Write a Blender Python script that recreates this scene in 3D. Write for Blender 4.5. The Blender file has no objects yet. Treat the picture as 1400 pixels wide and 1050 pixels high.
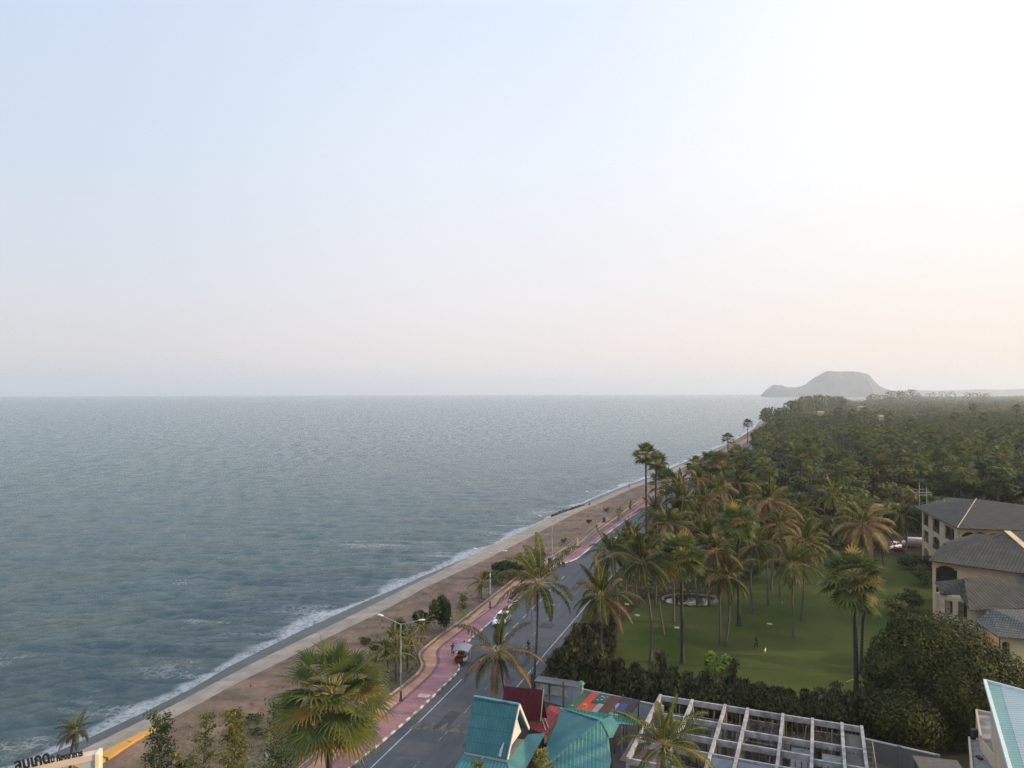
import bpy, math, random, os
import numpy as np
from mathutils import Vector, Matrix, Euler, Quaternion
R = math.radians
random.seed(7); rng = np.random.default_rng(7)
sc = bpy.context.scene
col = sc.collection

# ------------------------------------------------------------------ camera
F = 989.0; CAMH = 35.0
cam_d = bpy.data.cameras.new('camera'); cam = bpy.data.objects.new('camera', cam_d); col.objects.link(cam)
cam_d.sensor_width = 36.0; cam_d.lens = 36.0*F/1400; cam_d.clip_start = 0.5; cam_d.clip_end = 60000
PITCH = math.atan(12.0/F); ROLL = R(-0.12)
cam.matrix_world = Matrix.Translation((0, 0, CAMH)) @ Matrix.Rotation(math.pi/2+PITCH, 4, 'X') @ Matrix.Rotation(ROLL, 4, 'Z')
CM = cam.matrix_world.copy(); sc.camera = cam
# ------------------------------------------------------------------ sky, sun, exposure
SUN_AZ, SUN_EL = R(98), R(12)       # azimuth clockwise from the view direction (+Y)
w = bpy.data.worlds.new('World'); sc.world = w; w.use_nodes = True
nt = w.node_tree; nt.nodes.clear()
out = nt.nodes.new('ShaderNodeOutputWorld'); bg = nt.nodes.new('ShaderNodeBackground')
sky = nt.nodes.new('ShaderNodeTexSky'); sky.sky_type = 'NISHITA'; sky.sun_disc = False
sky.sun_elevation = SUN_EL; sky.sun_rotation = SUN_AZ; sky.altitude = 0
sky.air_density = 1.3; sky.dust_density = 3.0; sky.ozone_density = 2.5
bg.inputs[1].default_value = 0.15
# sky colours: pale blue overhead, cream towards the sun, dusty pink low down
tc = nt.nodes.new('ShaderNodeTexCoord'); sep = nt.nodes.new('ShaderNodeSeparateXYZ'); nt.links.new(tc.outputs['Generated'], sep.inputs[0])
def ramp(stops, fac, interp='LINEAR'):
    r = nt.nodes.new('ShaderNodeValToRGB'); r.color_ramp.interpolation = interp
    while len(r.color_ramp.elements) < len(stops): r.color_ramp.elements.new(0.5)
    for e, (p, c) in zip(r.color_ramp.elements, stops): e.position = p; e.color = (*c, 1)
    nt.links.new(fac, r.inputs[0]); return r
def lin(r, g, b):
    f = lambda v: (v/255/12.92 if v/255 <= 0.04045 else ((v/255+0.055)/1.055)**2.4)
    return (f(r), f(g), f(b))
ZEN_FILL = (1.12,1.18,1.32)  # zenith brightened above the view to add light on the ground
AWAY = [(0.0, lin(205,206,209)), (0.012, lin(212,211,213)), (0.05, lin(220,216,218)), (0.14, lin(216,220,228)), (0.30, lin(206,219,236)), (0.47, lin(203,217,240)), (0.68, ZEN_FILL), (1.0, ZEN_FILL)]
MIDS = [(0.0, lin(236,228,226)), (0.012, lin(240,230,227)), (0.05, lin(243,232,229)), (0.14, lin(240,237,240)), (0.30, lin(235,241,250)), (0.47, lin(224,235,251)), (0.68, ZEN_FILL), (1.0, ZEN_FILL)]
NEAR = [(0.0, lin(248,233,225)), (0.012, lin(253,237,227)), (0.05, lin(254,238,227)), (0.14, lin(253,246,241)), (0.30, (1.02,1.02,1.02)), (0.47, (1.05,1.06,1.07)), (0.68, ZEN_FILL), (1.0, ZEN_FILL)]
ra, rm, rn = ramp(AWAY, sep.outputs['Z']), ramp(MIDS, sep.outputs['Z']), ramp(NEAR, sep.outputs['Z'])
dotn = nt.nodes.new('ShaderNodeVectorMath'); dotn.operation = 'DOT_PRODUCT'
dotn.inputs[1].default_value = (math.sin(R(75)), math.cos(R(75)), 0.0)
nt.links.new(tc.outputs['Generated'], dotn.inputs[0])
def mr(a, b, src):
    m = nt.nodes.new('ShaderNodeMapRange'); m.interpolation_type = 'SMOOTHSTEP'
    m.inputs[1].default_value = a; m.inputs[2].default_value = b; nt.links.new(src, m.inputs[0]); return m.outputs[0]
def mixc(fac, a, b, mode='MIX'):
    m = nt.nodes.new('ShaderNodeMix'); m.data_type = 'RGBA'; m.blend_type = mode
    if isinstance(fac, float): m.inputs[0].default_value = fac
    else: nt.links.new(fac, m.inputs[0])
    for s, i in ((a, 6), (b, 7)):
        if isinstance(s, tuple): m.inputs[i].default_value = (*s, 1)
        else: nt.links.new(s, m.inputs[i])
    return m.outputs[2]
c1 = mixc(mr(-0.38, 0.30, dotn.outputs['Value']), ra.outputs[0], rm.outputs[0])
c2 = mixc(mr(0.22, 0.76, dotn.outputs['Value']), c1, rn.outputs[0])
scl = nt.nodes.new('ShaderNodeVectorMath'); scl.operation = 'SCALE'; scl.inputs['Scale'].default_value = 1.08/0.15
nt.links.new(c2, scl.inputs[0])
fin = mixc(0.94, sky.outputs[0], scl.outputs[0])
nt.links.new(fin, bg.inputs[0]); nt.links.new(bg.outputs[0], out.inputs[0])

sun_d = bpy.data.lights.new('sun', 'SUN'); sun = bpy.data.objects.new('sun', sun_d); col.objects.link(sun)
sun_d.energy = 5.0; sun_d.angle = R(0.8); sun_d.color = (1.0, 0.74, 0.42)
sd = Vector((math.sin(SUN_AZ)*math.cos(SUN_EL), math.cos(SUN_AZ)*math.cos(SUN_EL), math.sin(SUN_EL)))
sun.rotation_euler = sd.to_track_quat('Z', 'Y').to_euler()
vs = sc.view_settings; vs.view_transform = 'Standard'; vs.look = 'None'; vs.exposure = 0.0; vs.gamma = 1.0; vs.use_curve_mapping = False
sc.cycles.use_denoising = True; sc.cycles.denoising_prefilter = 'NONE'; sc.cycles.volume_bounces = 1; sc.cycles.max_bounces = 6
sc.cycles.diffuse_bounces = 2; sc.cycles.glossy_bounces = 2; sc.cycles.transmission_bounces = 3; sc.cycles.transparent_max_bounces = 4
sc.cycles.use_adaptive_sampling = True; sc.cycles.adaptive_threshold = 0.015
sc.cycles.caustics_reflective = False; sc.cycles.caustics_refractive = False

# ------------------------------------------------------------------ where a point seen at (px, py) of the 1400 x 1050 photo lies
def ray(px, py):
    return (CM.to_3x3() @ Vector(((px-700)/F, -(py-525)/F, -1.0)))
def P(px, py, z=0.0):
    d = ray(px, py); t = (z-CAMH)/d.z; return Vector((d.x*t, d.y*t, z))
def PY(px, py, Y):
    d = ray(px, py); t = Y/d.y; return Vector((d.x*t, Y, CAMH+d.z*t))

# ------------------------------------------------------------------ tags and mesh collecting
def tag(o, label=None, cat=None, group=None, kind=None):
    if label: o['label'] = label
    if cat: o['category'] = cat
    if group: o['group'] = group
    if kind: o['kind'] = kind
    return o
def empty(name, loc=(0,0,0), rz=0.0, label=None, cat=None, group=None, scale=None):
    o = bpy.data.objects.new(name, None); col.objects.link(o); o.location = loc; o.rotation_euler = (0,0,rz)
    o.empty_display_size = 0.3
    if scale: o.scale = scale
    return tag(o, label, cat, group)
class MB:
    def __init__(s): s.v=[]; s.n=0; s.f=[]; s.fs=[]; s.m=[]; s.sm=[]
    def add(s, verts, faces, m=0, smooth=False):
        verts = np.asarray(verts, dtype=np.float32).reshape(-1,3)
        for f in faces:
            s.f.extend([i+s.n for i in f]); s.fs.append(len(f)); s.m.append(m); s.sm.append(smooth)
        s.v.append(verts); s.n += len(verts)
    def addq(s, verts, k, m=0, smooth=False):   # verts (N*k,3): N separate k-gons
        verts = np.asarray(verts, dtype=np.float32).reshape(-1,3); N = len(verts)//k
        s.f.extend((np.arange(N*k)+s.n).tolist()); s.fs.extend([k]*N)
        s.m.extend([m]*N if np.isscalar(m) else list(m)); s.sm.extend([smooth]*N); s.v.append(verts); s.n += len(verts)
    def grid(s, nu, nv, verts, m=0, smooth=True):
        verts = np.asarray(verts, dtype=np.float32).reshape(-1,3)
        i = np.arange((nu-1)*(nv-1)); a = (i//(nv-1))*nv + i%(nv-1)
        q = np.stack([a, a+nv, a+nv+1, a+1], 1)+s.n
        s.f.extend(q.ravel().tolist()); k = len(i); s.fs.extend([4]*k); s.m.extend([m]*k); s.sm.extend([smooth]*k); s.v.append(verts); s.n += len(verts)
    def box(s, c, size, rz=0.0, m=0, taper=1.0):
        hx,hy,hz = [q/2 for q in size]; cs,sn = math.cos(rz),math.sin(rz); vv=[]
        for z,t in ((-hz,1),(hz,taper)):
            for x,y in ((-hx,-hy),(hx,-hy),(hx,hy),(-hx,hy)):
                x*=t; y*=t; vv.append((c[0]+x*cs-y*sn, c[1]+x*sn+y*cs, c[2]+z))
        s.add(vv, [(0,3,2,1),(4,5,6,7),(0,1,5,4),(1,2,6,5),(2,3,7,6),(3,0,4,7)], m)
    def bar(s, a, b, wd, hg, m=0):               # box from a to b with width (horizontal) and height
        a=Vector(a); b=Vector(b); d=(b-a).normalized(); up=Vector((0,0,1))
        if abs(d.z)>0.98: up=Vector((0,1,0))
        sd_=d.cross(up).normalized(); u2=sd_.cross(d).normalized(); vv=[]
        for p in (a,b):
            for x,y in ((-1,-1),(1,-1),(1,1),(-1,1)): vv.append(tuple(p+sd_*x*wd/2+u2*y*hg/2))
        s.add(vv, [(0,3,2,1),(4,5,6,7),(0,1,5,4),(1,2,6,5),(2,3,7,6),(3,0,4,7)], m)
    def tube(s, pts, rad, n=8, m=0, cap=True):
        pts=[Vector(p) for p in pts]; k=len(pts); rad=[rad]*k if np.isscalar(rad) else rad; vv=[]
        t0=(pts[1]-pts[0]).normalized(); ref=Vector((1,0,0)) if abs(t0.x)<0.9 else Vector((0,1,0)); 
        for i,p in enumerate(pts):
            t=(pts[min(i+1,k-1)]-pts[max(i-1,0)]).normalized(); a=(ref-t*ref.dot(t)).normalized(); b=t.cross(a)
            for j in range(n):
                an=2*math.pi*j/n; vv.append(tuple(p+(a*math.cos(an)+b*math.sin(an))*rad[i]))
        fs=[(i*n+j, i*n+(j+1)%n, (i+1)*n+(j+1)%n, (i+1)*n+j) for i in range(k-1) for j in range(n)]
        s.add(vv, fs, m, True)
        if cap: s.add(vv[:n], [tuple(reversed(range(n)))], m); s.add(vv[-n:], [tuple(range(n))], m)
    def lathe(s, prof, n=16, c=(0,0,0), m=0):
        vv=[(c[0]+r*math.cos(2*math.pi*j/n), c[1]+r*math.sin(2*math.pi*j/n), c[2]+z) for r,z in prof for j in range(n)]
        s.add(vv, [(i*n+j, i*n+(j+1)%n, (i+1)*n+(j+1)%n, (i+1)*n+j) for i in range(len(prof)-1) for j in range(n)], m, True)
    def slab(s, poly, th, m=0, down=True):       # polygon of 3-D points given thickness along z
        poly=[Vector(p) for p in poly]; n=len(poly); off=Vector((0,0,-th if down else th))
        vv=[tuple(p) for p in poly]+[tuple(p+off) for p in poly]
        fs=[tuple(range(n)), tuple(reversed(range(n,2*n)))]+[(i, i+n, (i+1)%n+n, (i+1)%n) for i in range(n)]
        s.add(vv, fs, m)
    def build(s, name, mats, parent=None, loc=None, origin=None):
        V=np.concatenate(s.v) if s.v else np.zeros((0,3),np.float32)
        if origin is not None: V=V-np.array(origin,dtype=np.float32)
        me=bpy.data.meshes.new(name); me.vertices.add(len(V)); me.vertices.foreach_set('co', V.astype(np.float32).ravel())
        me.loops.add(len(s.f)); me.loops.foreach_set('vertex_index', np.array(s.f,dtype=np.int32))
        fs=np.array(s.fs,dtype=np.int32); st=np.concatenate([[0],np.cumsum(fs)[:-1]]).astype(np.int32)
        me.polygons.add(len(fs)); me.polygons.foreach_set('loop_start', st); me.polygons.foreach_set('loop_total', fs)
        me.polygons.foreach_set('material_index', np.array(s.m,dtype=np.int32)); me.polygons.foreach_set('use_smooth', np.array(s.sm,dtype=bool))
        me.update(calc_edges=True)
        if not isinstance(mats,(list,tuple)): mats=[mats]
        for mm in mats: me.materials.append(mm)
        o=bpy.data.objects.new(name, me); col.objects.link(o)
        if parent is not None: o.parent=parent
        if loc is not None: o.location=loc
        elif origin is not None and parent is None: o.location=origin
        return o

# ------------------------------------------------------------------ materials
def nm(name):
    m=bpy.data.materials.new(name); m.use_nodes=True; t=m.node_tree; return m,t,t.nodes['Principled BSDF'],t.nodes['Material Output']
def N(t,k): return t.nodes.new('ShaderNode'+k)
def mat(name, c1, c2=None, scale=3.0, rough=0.7, bump=0.0, bscale=None, metal=0.0, detail=5, vary=0.0, spec=0.4, coords='Object', stretch=None, spread=(0.35,0.65)):
    m,t,b,o=nm(name); b.inputs['Roughness'].default_value=rough; b.inputs['Metallic'].default_value=metal; b.inputs['Specular IOR Level'].default_value=spec
    tcn=N(t,'TexCoord'); src=tcn.outputs[coords]
    if stretch:
        mp=N(t,'Mapping'); mp.inputs['Scale'].default_value=stretch; t.links.new(src,mp.inputs[0]); src=mp.outputs[0]
    if c2 is None: c2=tuple(x*0.8 for x in c1)
    n=N(t,'TexNoise'); n.inputs['Scale'].default_value=scale; n.inputs['Detail'].default_value=detail; t.links.new(src,n.inputs[0])
    rp=N(t,'ValToRGB'); rp.color_ramp.elements[0].position=spread[0]; rp.color_ramp.elements[1].position=spread[1]
    rp.color_ramp.elements[0].color=(*c1,1); rp.color_ramp.elements[1].color=(*c2,1); t.links.new(n.outputs[0],rp.inputs[0]); cs=rp.outputs[0]
    if vary:
        oi=N(t,'ObjectInfo'); mrn=N(t,'MapRange'); mrn.inputs[3].default_value=1-vary; mrn.inputs[4].default_value=1+vary
        t.links.new(oi.outputs['Random'],mrn.inputs[0]); vm=N(t,'VectorMath'); vm.operation='SCALE'; t.links.new(cs,vm.inputs[0]); t.links.new(mrn.outputs[0],vm.inputs['Scale']); cs=vm.outputs[0]
    t.links.new(cs,b.inputs['Base Color'])
    if bump:
        n2=N(t,'TexNoise'); n2.inputs['Scale'].default_value=bscale or scale*3; n2.inputs['Detail'].default_value=4; t.links.new(src,n2.inputs[0])
        bp=N(t,'Bump'); bp.inputs['Strength'].default_value=bump; bp.inputs['Distance'].default_value=0.1; t.links.new(n2.outputs[0],bp.inputs['Height']); t.links.new(bp.outputs[0],b.inputs['Normal'])
    return m
def leafmat(name, c1, c2, trans=0.3, vary=0.25, rough=0.55, big=None, bigscale=0.06, clump=0.8):
    m,t,b,o=nm(name); b.inputs['Roughness'].default_value=rough; b.inputs['Specular IOR Level'].default_value=0.10
    g=N(t,'NewGeometry'); rp=N(t,'ValToRGB'); rp.color_ramp.elements[0].color=(*c1,1); rp.color_ramp.elements[1].color=(*c2,1)
    nc=N(t,'TexNoise'); nc.inputs['Scale'].default_value=clump; nc.inputs['Detail'].default_value=2; t.links.new(g.outputs['Position'],nc.inputs[0])
    mc=N(t,'MapRange'); mc.inputs[1].default_value=0.36; mc.inputs[2].default_value=0.66; mc.inputs[3].default_value=0.0; mc.inputs[4].default_value=0.65; t.links.new(nc.outputs[0],mc.inputs[0])
    ma=N(t,'Math'); ma.operation='MULTIPLY_ADD'; ma.inputs[1].default_value=0.38; t.links.new(g.outputs['Random Per Island'],ma.inputs[0]); t.links.new(mc.outputs[0],ma.inputs[2]); t.links.new(ma.outputs[0],rp.inputs[0]); cs=rp.outputs[0]
    if big:
        n=N(t,'TexNoise'); n.inputs['Scale'].default_value=bigscale; n.inputs['Detail'].default_value=1.5; t.links.new(g.outputs['Position'],n.inputs[0])
        r2=N(t,'ValToRGB'); r2.color_ramp.elements[0].position=0.42; r2.color_ramp.elements[1].position=0.62; t.links.new(n.outputs[0],r2.inputs[0])
        mx=N(t,'Mix'); mx.data_type='RGBA'; t.links.new(r2.outputs[0],mx.inputs[0]); t.links.new(cs,mx.inputs[6]); mx.inputs[7].default_value=(*big,1); cs=mx.outputs[2]
    oi=N(t,'ObjectInfo'); mrn=N(t,'MapRange'); mrn.inputs[3].default_value=1-vary; mrn.inputs[4].default_value=1+vary
    t.links.new(oi.outputs['Random'],mrn.inputs[0]); vm=N(t,'VectorMath'); vm.operation='SCALE'; t.links.new(cs,vm.inputs[0]); t.links.new(mrn.outputs[0],vm.inputs['Scale']); cs=vm.outputs[0]
    t.links.new(cs,b.inputs['Base Color']); tr=N(t,'BsdfTranslucent'); t.links.new(cs,tr.inputs[0])
    ms=N(t,'MixShader'); ms.inputs[0].default_value=trans; t.links.new(b.outputs[0],ms.inputs[1]); t.links.new(tr.outputs[0],ms.inputs[2]); t.links.new(ms.outputs[0],o.inputs[0])
    return m
def corrug(name, c, c2, axis, freq, rough=0.45, lines=None):   # profiled metal sheet: ribs run down the slope, AXIS is the world direction across the ribs
    m,t,b,o=nm(name); b.inputs['Roughness'].default_value=rough; b.inputs['Specular IOR Level'].default_value=0.2
    g=N(t,'NewGeometry'); d=N(t,'VectorMath'); d.operation='DOT_PRODUCT'; d.inputs[1].default_value=axis; t.links.new(g.outputs['Position'],d.inputs[0])
    mu=N(t,'Math'); mu.operation='MULTIPLY'; mu.inputs[1].default_value=freq*2*math.pi; t.links.new(d.outputs['Value'],mu.inputs[0])
    s=N(t,'Math'); s.operation='SINE'; t.links.new(mu.outputs[0],s.inputs[0])
    pw=N(t,'MapRange'); pw.interpolation_type='SMOOTHSTEP'; pw.inputs[1].default_value=0.1; pw.inputs[2].default_value=0.9; t.links.new(s.outputs[0],pw.inputs[0])
    bp=N(t,'Bump'); bp.inputs['Strength'].default_value=1.0; bp.inputs['Distance'].default_value=0.06; t.links.new(pw.outputs[0],bp.inputs['Height'])
    t.links.new(bp.outputs[0],b.inputs['Normal'])
    n=N(t,'TexNoise'); n.inputs['Scale'].default_value=0.7; n.inputs['Detail'].default_value=6; t.links.new(g.outputs['Position'],n.inputs[0])
    rp=N(t,'ValToRGB'); rp.color_ramp.elements[0].position=0.28; rp.color_ramp.elements[1].position=0.72
    rp.color_ramp.elements[0].color=(*c,1); rp.color_ramp.elements[1].color=(*c2,1); t.links.new(n.outputs[0],rp.inputs[0]); cs=rp.outputs[0]
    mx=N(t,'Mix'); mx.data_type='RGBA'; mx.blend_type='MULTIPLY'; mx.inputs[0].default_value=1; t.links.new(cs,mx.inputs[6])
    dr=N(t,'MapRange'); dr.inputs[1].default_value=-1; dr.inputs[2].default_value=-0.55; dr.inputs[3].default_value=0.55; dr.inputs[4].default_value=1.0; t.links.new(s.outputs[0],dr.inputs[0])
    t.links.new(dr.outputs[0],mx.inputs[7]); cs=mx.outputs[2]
    if lines:                                     # overlaps between sheets
        ax,per=lines; d2=N(t,'VectorMath'); d2.operation='DOT_PRODUCT'; d2.inputs[1].default_value=ax; t.links.new(g.outputs['Position'],d2.inputs[0])
        q=N(t,'Math'); q.operation='DIVIDE'; q.inputs[1].default_value=per; t.links.new(d2.outputs['Value'],q.inputs[0]); fr=N(t,'Math'); fr.operation='FRACT'; t.links.new(q.outputs[0],fr.inputs[0])
        mp=N(t,'MapRange'); mp.inputs[1].default_value=0; mp.inputs[2].default_value=0.08; mp.inputs[3].default_value=0.5; mp.inputs[4].default_value=1; t.links.new(fr.outputs[0],mp.inputs[0])
        m2=N(t,'Mix'); m2.data_type='RGBA'; m2.blend_type='MULTIPLY'; m2.inputs[0].default_value=1; t.links.new(cs,m2.inputs[6]); t.links.new(mp.outputs[0],m2.inputs[7]); cs=m2.outputs[2]
    t.links.new(cs,b.inputs['Base Color']); return m

M = {}
M['asphalt']=mat('asphalt',(0.050,0.056,0.066),(0.072,0.080,0.094),0.12,0.85,0.25,8,detail=8,spread=(0.3,0.7))
M['soil']=mat('soil',(0.030,0.036,0.018),(0.055,0.048,0.032),0.3,0.95,0.4,2,spec=0.04)
M['lawn']=mat('lawn',(0.032,0.054,0.012),(0.092,0.100,0.032),0.075,0.95,0.6,4,detail=7,spread=(0.3,0.7),spec=0.04)
M['concrete']=mat('concrete',(0.24,0.205,0.165),(0.33,0.285,0.235),0.5,0.85,0.2,3,detail=8)
M['wetcon']=mat('wet_concrete',(0.026,0.040,0.038),(0.055,0.068,0.060),0.5,0.45,0.2,3)
M['white']=mat('white_paint',(0.66,0.66,0.64),(0.52,0.52,0.50),1.2,0.6)
M['line']=mat('road_line',(0.42,0.43,0.43),(0.20,0.21,0.22),2.5,0.8,spread=(0.4,0.72))
M['lineold']=mat('worn_line',(0.22,0.23,0.24),(0.08,0.085,0.09),1.5,0.8,spread=(0.4,0.62))
M['yellowmark']=mat('yellow_marking',(0.16,0.13,0.065),(0.085,0.08,0.06),1.2,0.85,spread=(0.35,0.62))
M['kerbred']=mat('kerb_red',(0.30,0.17,0.17),(0.20,0.12,0.12),3,0.8)
M['kerbwhite']=mat('kerb_white',(0.60,0.56,0.54),(0.42,0.38,0.37),3,0.8)
M['grey']=mat('grey_metal',(0.42,0.43,0.43),(0.34,0.35,0.36),2,0.45,metal=0.3)
M['dark']=mat('dark_metal',(0.02,0.02,0.022),(0.035,0.035,0.038),3,0.6)
M['lamp']=mat('lamp_housing',(0.72,0.73,0.74),(0.62,0.63,0.64),4,0.35)
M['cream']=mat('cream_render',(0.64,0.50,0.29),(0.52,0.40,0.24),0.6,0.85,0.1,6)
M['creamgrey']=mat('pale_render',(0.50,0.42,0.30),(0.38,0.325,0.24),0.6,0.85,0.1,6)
M['glass']=mat('dark_glass',(0.02,0.024,0.026),(0.035,0.04,0.042),0.5,0.1,spec=0.8)
M['wood']=mat('weathered_wood',(0.16,0.12,0.085),(0.10,0.08,0.06),2,0.8)
M['black']=mat('black_paint',(0.012,0.012,0.014),(0.02,0.02,0.022),3,0.5)
M['rubber']=mat('rubber',(0.015,0.015,0.015),(0.022,0.022,0.022),5,0.9)
# ------------------------------------------------------------------ ground, sea, road
def paver(name, c1, c2, mortar, sc_=1.0):
    m,t,b,o=nm(name); b.inputs['Roughness'].default_value=0.85
    g=N(t,'NewGeometry'); mp=N(t,'Mapping'); mp.inputs['Rotation'].default_value=(0,0,R(20)); t.links.new(g.outputs['Position'],mp.inputs[0])
    br=N(t,'TexBrick'); br.inputs['Color1'].default_value=(*c1,1); br.inputs['Color2'].default_value=(*c2,1); br.inputs['Mortar'].default_value=(*mortar,1)
    br.inputs['Scale'].default_value=sc_; br.inputs['Mortar Size'].default_value=0.02; br.inputs['Brick Width'].default_value=0.8; br.inputs['Row Height'].default_value=0.4
    t.links.new(mp.outputs[0],br.inputs[0])
    n=N(t,'TexNoise'); n.inputs['Scale'].default_value=0.35; n.inputs['Detail'].default_value=7; t.links.new(g.outputs['Position'],n.inputs[0])
    r=N(t,'MapRange'); r.inputs[1].default_value=0.3; r.inputs[2].default_value=0.7; r.inputs[3].default_value=0.72; r.inputs[4].default_value=1.12; t.links.new(n.outputs[0],r.inputs[0])
    vm=N(t,'VectorMath'); vm.operation='SCALE'; t.links.new(br.outputs[0],vm.inputs[0]); t.links.new(r.outputs[0],vm.inputs['Scale']); t.links.new(vm.outputs[0],b.inputs['Base Color'])
    return m
M['pink']=paver('pink_paving',(0.30,0.155,0.17),(0.25,0.125,0.145),(0.18,0.10,0.11))
M['orange']=paver('orange_paving',(0.42,0.255,0.16),(0.36,0.21,0.135),(0.24,0.15,0.11))
M['band']=mat('dark_paving_band',(0.13,0.07,0.08),(0.17,0.09,0.10),2,0.85)

def sandmat():
    m,t,b,o=nm('sand_and_dry_grass'); b.inputs['Roughness'].default_value=0.95
    g=N(t,'NewGeometry')
    n1=N(t,'TexNoise'); n1.inputs['Scale'].default_value=0.28; n1.inputs['Detail'].default_value=10; n1.inputs['Roughness'].default_value=0.74; t.links.new(g.outputs['Position'],n1.inputs[0])
    r1=N(t,'ValToRGB'); r1.color_ramp.elements[0].position=0.36; r1.color_ramp.elements[1].position=0.64
    r1.color_ramp.elements[0].color=(0.080,0.052,0.036,1); r1.color_ramp.elements[1].color=(0.225,0.150,0.105,1); t.links.new(n1.outputs[0],r1.inputs[0])
    n2=N(t,'TexNoise'); n2.inputs['Scale'].default_value=0.16; n2.inputs['Detail'].default_value=9; n2.inputs['Roughness'].default_value=0.65; t.links.new(g.outputs['Position'],n2.inputs[0])
    at=N(t,'Attribute'); at.attribute_name='green'
    ad=N(t,'Math'); ad.operation='ADD'; t.links.new(n2.outputs[0],ad.inputs[0]); t.links.new(at.outputs['Fac'],ad.inputs[1])
    r2=N(t,'MapRange'); r2.inputs[1].default_value=0.62; r2.inputs[2].default_value=0.88; t.links.new(ad.outputs[0],r2.inputs[0])
    n3=N(t,'TexNoise'); n3.inputs['Scale'].default_value=2.5; n3.inputs['Detail'].default_value=6; t.links.new(g.outputs['Position'],n3.inputs[0])
    r3=N(t,'ValToRGB'); r3.color_ramp.elements[0].position=0.35; r3.color_ramp.elements[1].position=0.65
    r3.color_ramp.elements[0].color=(0.040,0.048,0.022,1); r3.color_ramp.elements[1].color=(0.13,0.105,0.055,1); t.links.new(n3.outputs[0],r3.inputs[0])
    mx=N(t,'Mix'); mx.data_type='RGBA'; t.links.new(r2.outputs[0],mx.inputs[0]); t.links.new(r1.outputs[0],mx.inputs[6]); t.links.new(r3.outputs[0],mx.inputs[7]); t.links.new(mx.outputs[2],b.inputs['Base Color'])
    bp=N(t,'Bump'); bp.inputs['Strength'].default_value=0.5; bp.inputs['Distance'].default_value=0.2; t.links.new(n3.outputs[0],bp.inputs['Height']); t.links.new(bp.outputs[0],b.inputs['Normal'])
    return m
M['sand']=sandmat()

SEA=-2.2
def W(pts, z=0.0): return [P(x,y,z) for x,y in pts]
def ext(pl, d0, d1):
    a=pl[0]+(pl[0]-pl[1]).normalized()*d0; b=pl[-1]+(pl[-1]-pl[-2]).normalized()*d1
    return [a]+pl+[b]
def resample(pl, n):
    pl=[Vector(p) for p in pl]; L=[0]
    for a,b in zip(pl,pl[1:]): L.append(L[-1]+(b-a).length)
    res=[]; k=0
    for i in range(n):
        # denser near the start
        s=L[-1]*((i/(n-1))**1.8)
        while k<len(L)-2 and L[k+1]<s: k+=1
        u=(s-L[k])/max(L[k+1]-L[k],1e-6); res.append(pl[k].lerp(pl[k+1],min(u,1)))
    return res
def smooth(pl, it=2):
    for _ in range(it):
        q=[pl[0]]
        for a,b in zip(pl,pl[1:]): q+= [a.lerp(b,.25), a.lerp(b,.75)]
        q.append(pl[-1]); pl=q
    return pl
def strip(A,B,n=160):
    A=resample(A,n); B=resample(B,n)
    return A,B
def offs(pl,d,dz=0.0):
    o=[]
    for i,p in enumerate(pl):
        t=(pl[min(i+1,len(pl)-1)]-pl[max(i-1,0)]); t.z=0; t.normalize(); o.append(Vector((p.x+t.y*d, p.y-t.x*d, p.z+dz)))
    return o
def sheet(name, outline, z, m, kind='structure'):
    mb=MB(); mb.add([(p[0],p[1],z) for p in outline],[tuple(range(len(outline)))],0); o=mb.build(name,m)
    if sum((a[0]*b[1]-b[0]*a[1]) for a,b in zip(outline,outline[1:]+outline[:1]))<0: o.data.flip_normals()
    if kind: tag(o,kind=kind)
    return o

waterline=W([(60,1037),(130,1007),(250,950),(312,913),(410,864),(500,823),(550,802),(572,791),(630,767),(664,752),(705,732),(756,708),(793,691),(811,682),(846,668),(864,661),(893,651),(920,639),(954,624),(1003,603),(1031,586),(1036,578),(1046,570),(1075,560),(1110,553),(1160,547.5),(1205,543.6)],SEA)
slab_out=W([(100,1031),(250,958),(312,923),(400,880),(450,856),(500,832),(562,800),(610,778),(650,756),(709,729),(757,705),(797,692),(829,678),(865,663),(893,653),(920,641),(954,626),(1003,605),(1031,589),(1038,580),(1050,571),(1079,561),(1114,554),(1164,548.5),(1209,544)],-0.35)
slab_in=W([(100,1052),(250,976),(312,940),(382,906),(462,865),(525,835),(582,803),(608,791),(668,763),(716,739),(761,715),(793,699),(829,684),(864,668),(891,658),(922,645),(956,629.5),(1005,607),(1033,591),(1041,582),(1052,573),(1081,563),(1116,555.5),(1166,549.5),(1211,545)],-0.05)
curb=smooth(W([(470,1002),(502,975),(550,940),(569,925),(577,914),(576,907),(572,900),(574,893),(584,884),(600,871),(631,850),(696,798),(721,779),(746,766),(757,761),(786,740),(816,718),(861,691),(884,677),(905,664),(935,648),(965,629),(1005,609),(1034,592)]),2)
divide=smooth(W([(480,1022),(512,992),(560,951),(589,925),(598,912),(600,903),(597,896),(600,888),(612,878),(655,846),(696,815),(727,790),(752,772),(786,750),(820,725),(864,699),(890,682),(912,667),(940,650),(968,631),(1007,610),(1036,593)]),2)
kerb=smooth(W([(485,1046),(507,1028),(560,983),(593,952),(615,931),(627,919),(629,912),(624,902),(623,895),(631,885),(650,869),(711,818),(746,788),(752,779),(757,774),(772,770),(789,765),(800,755),(836,725),(864,706),(893,688),(918,671),(945,653),(971,634),(1010,611.5),(1038,594)]),2)
waterline=ext(waterline,60,0); slab_out=ext(slab_out,60,0); slab_in=ext(slab_in,60,0); curb=ext(curb,40,0); divide=ext(divide,40,0); kerb=ext(kerb,40,0)
main_left=W([(507,1050),(584,976),(631,929),(691,869),(712,848),(761,798),(839,722),(893,685),(945,653.5),(1010,612.5),(1038,595)])
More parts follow.
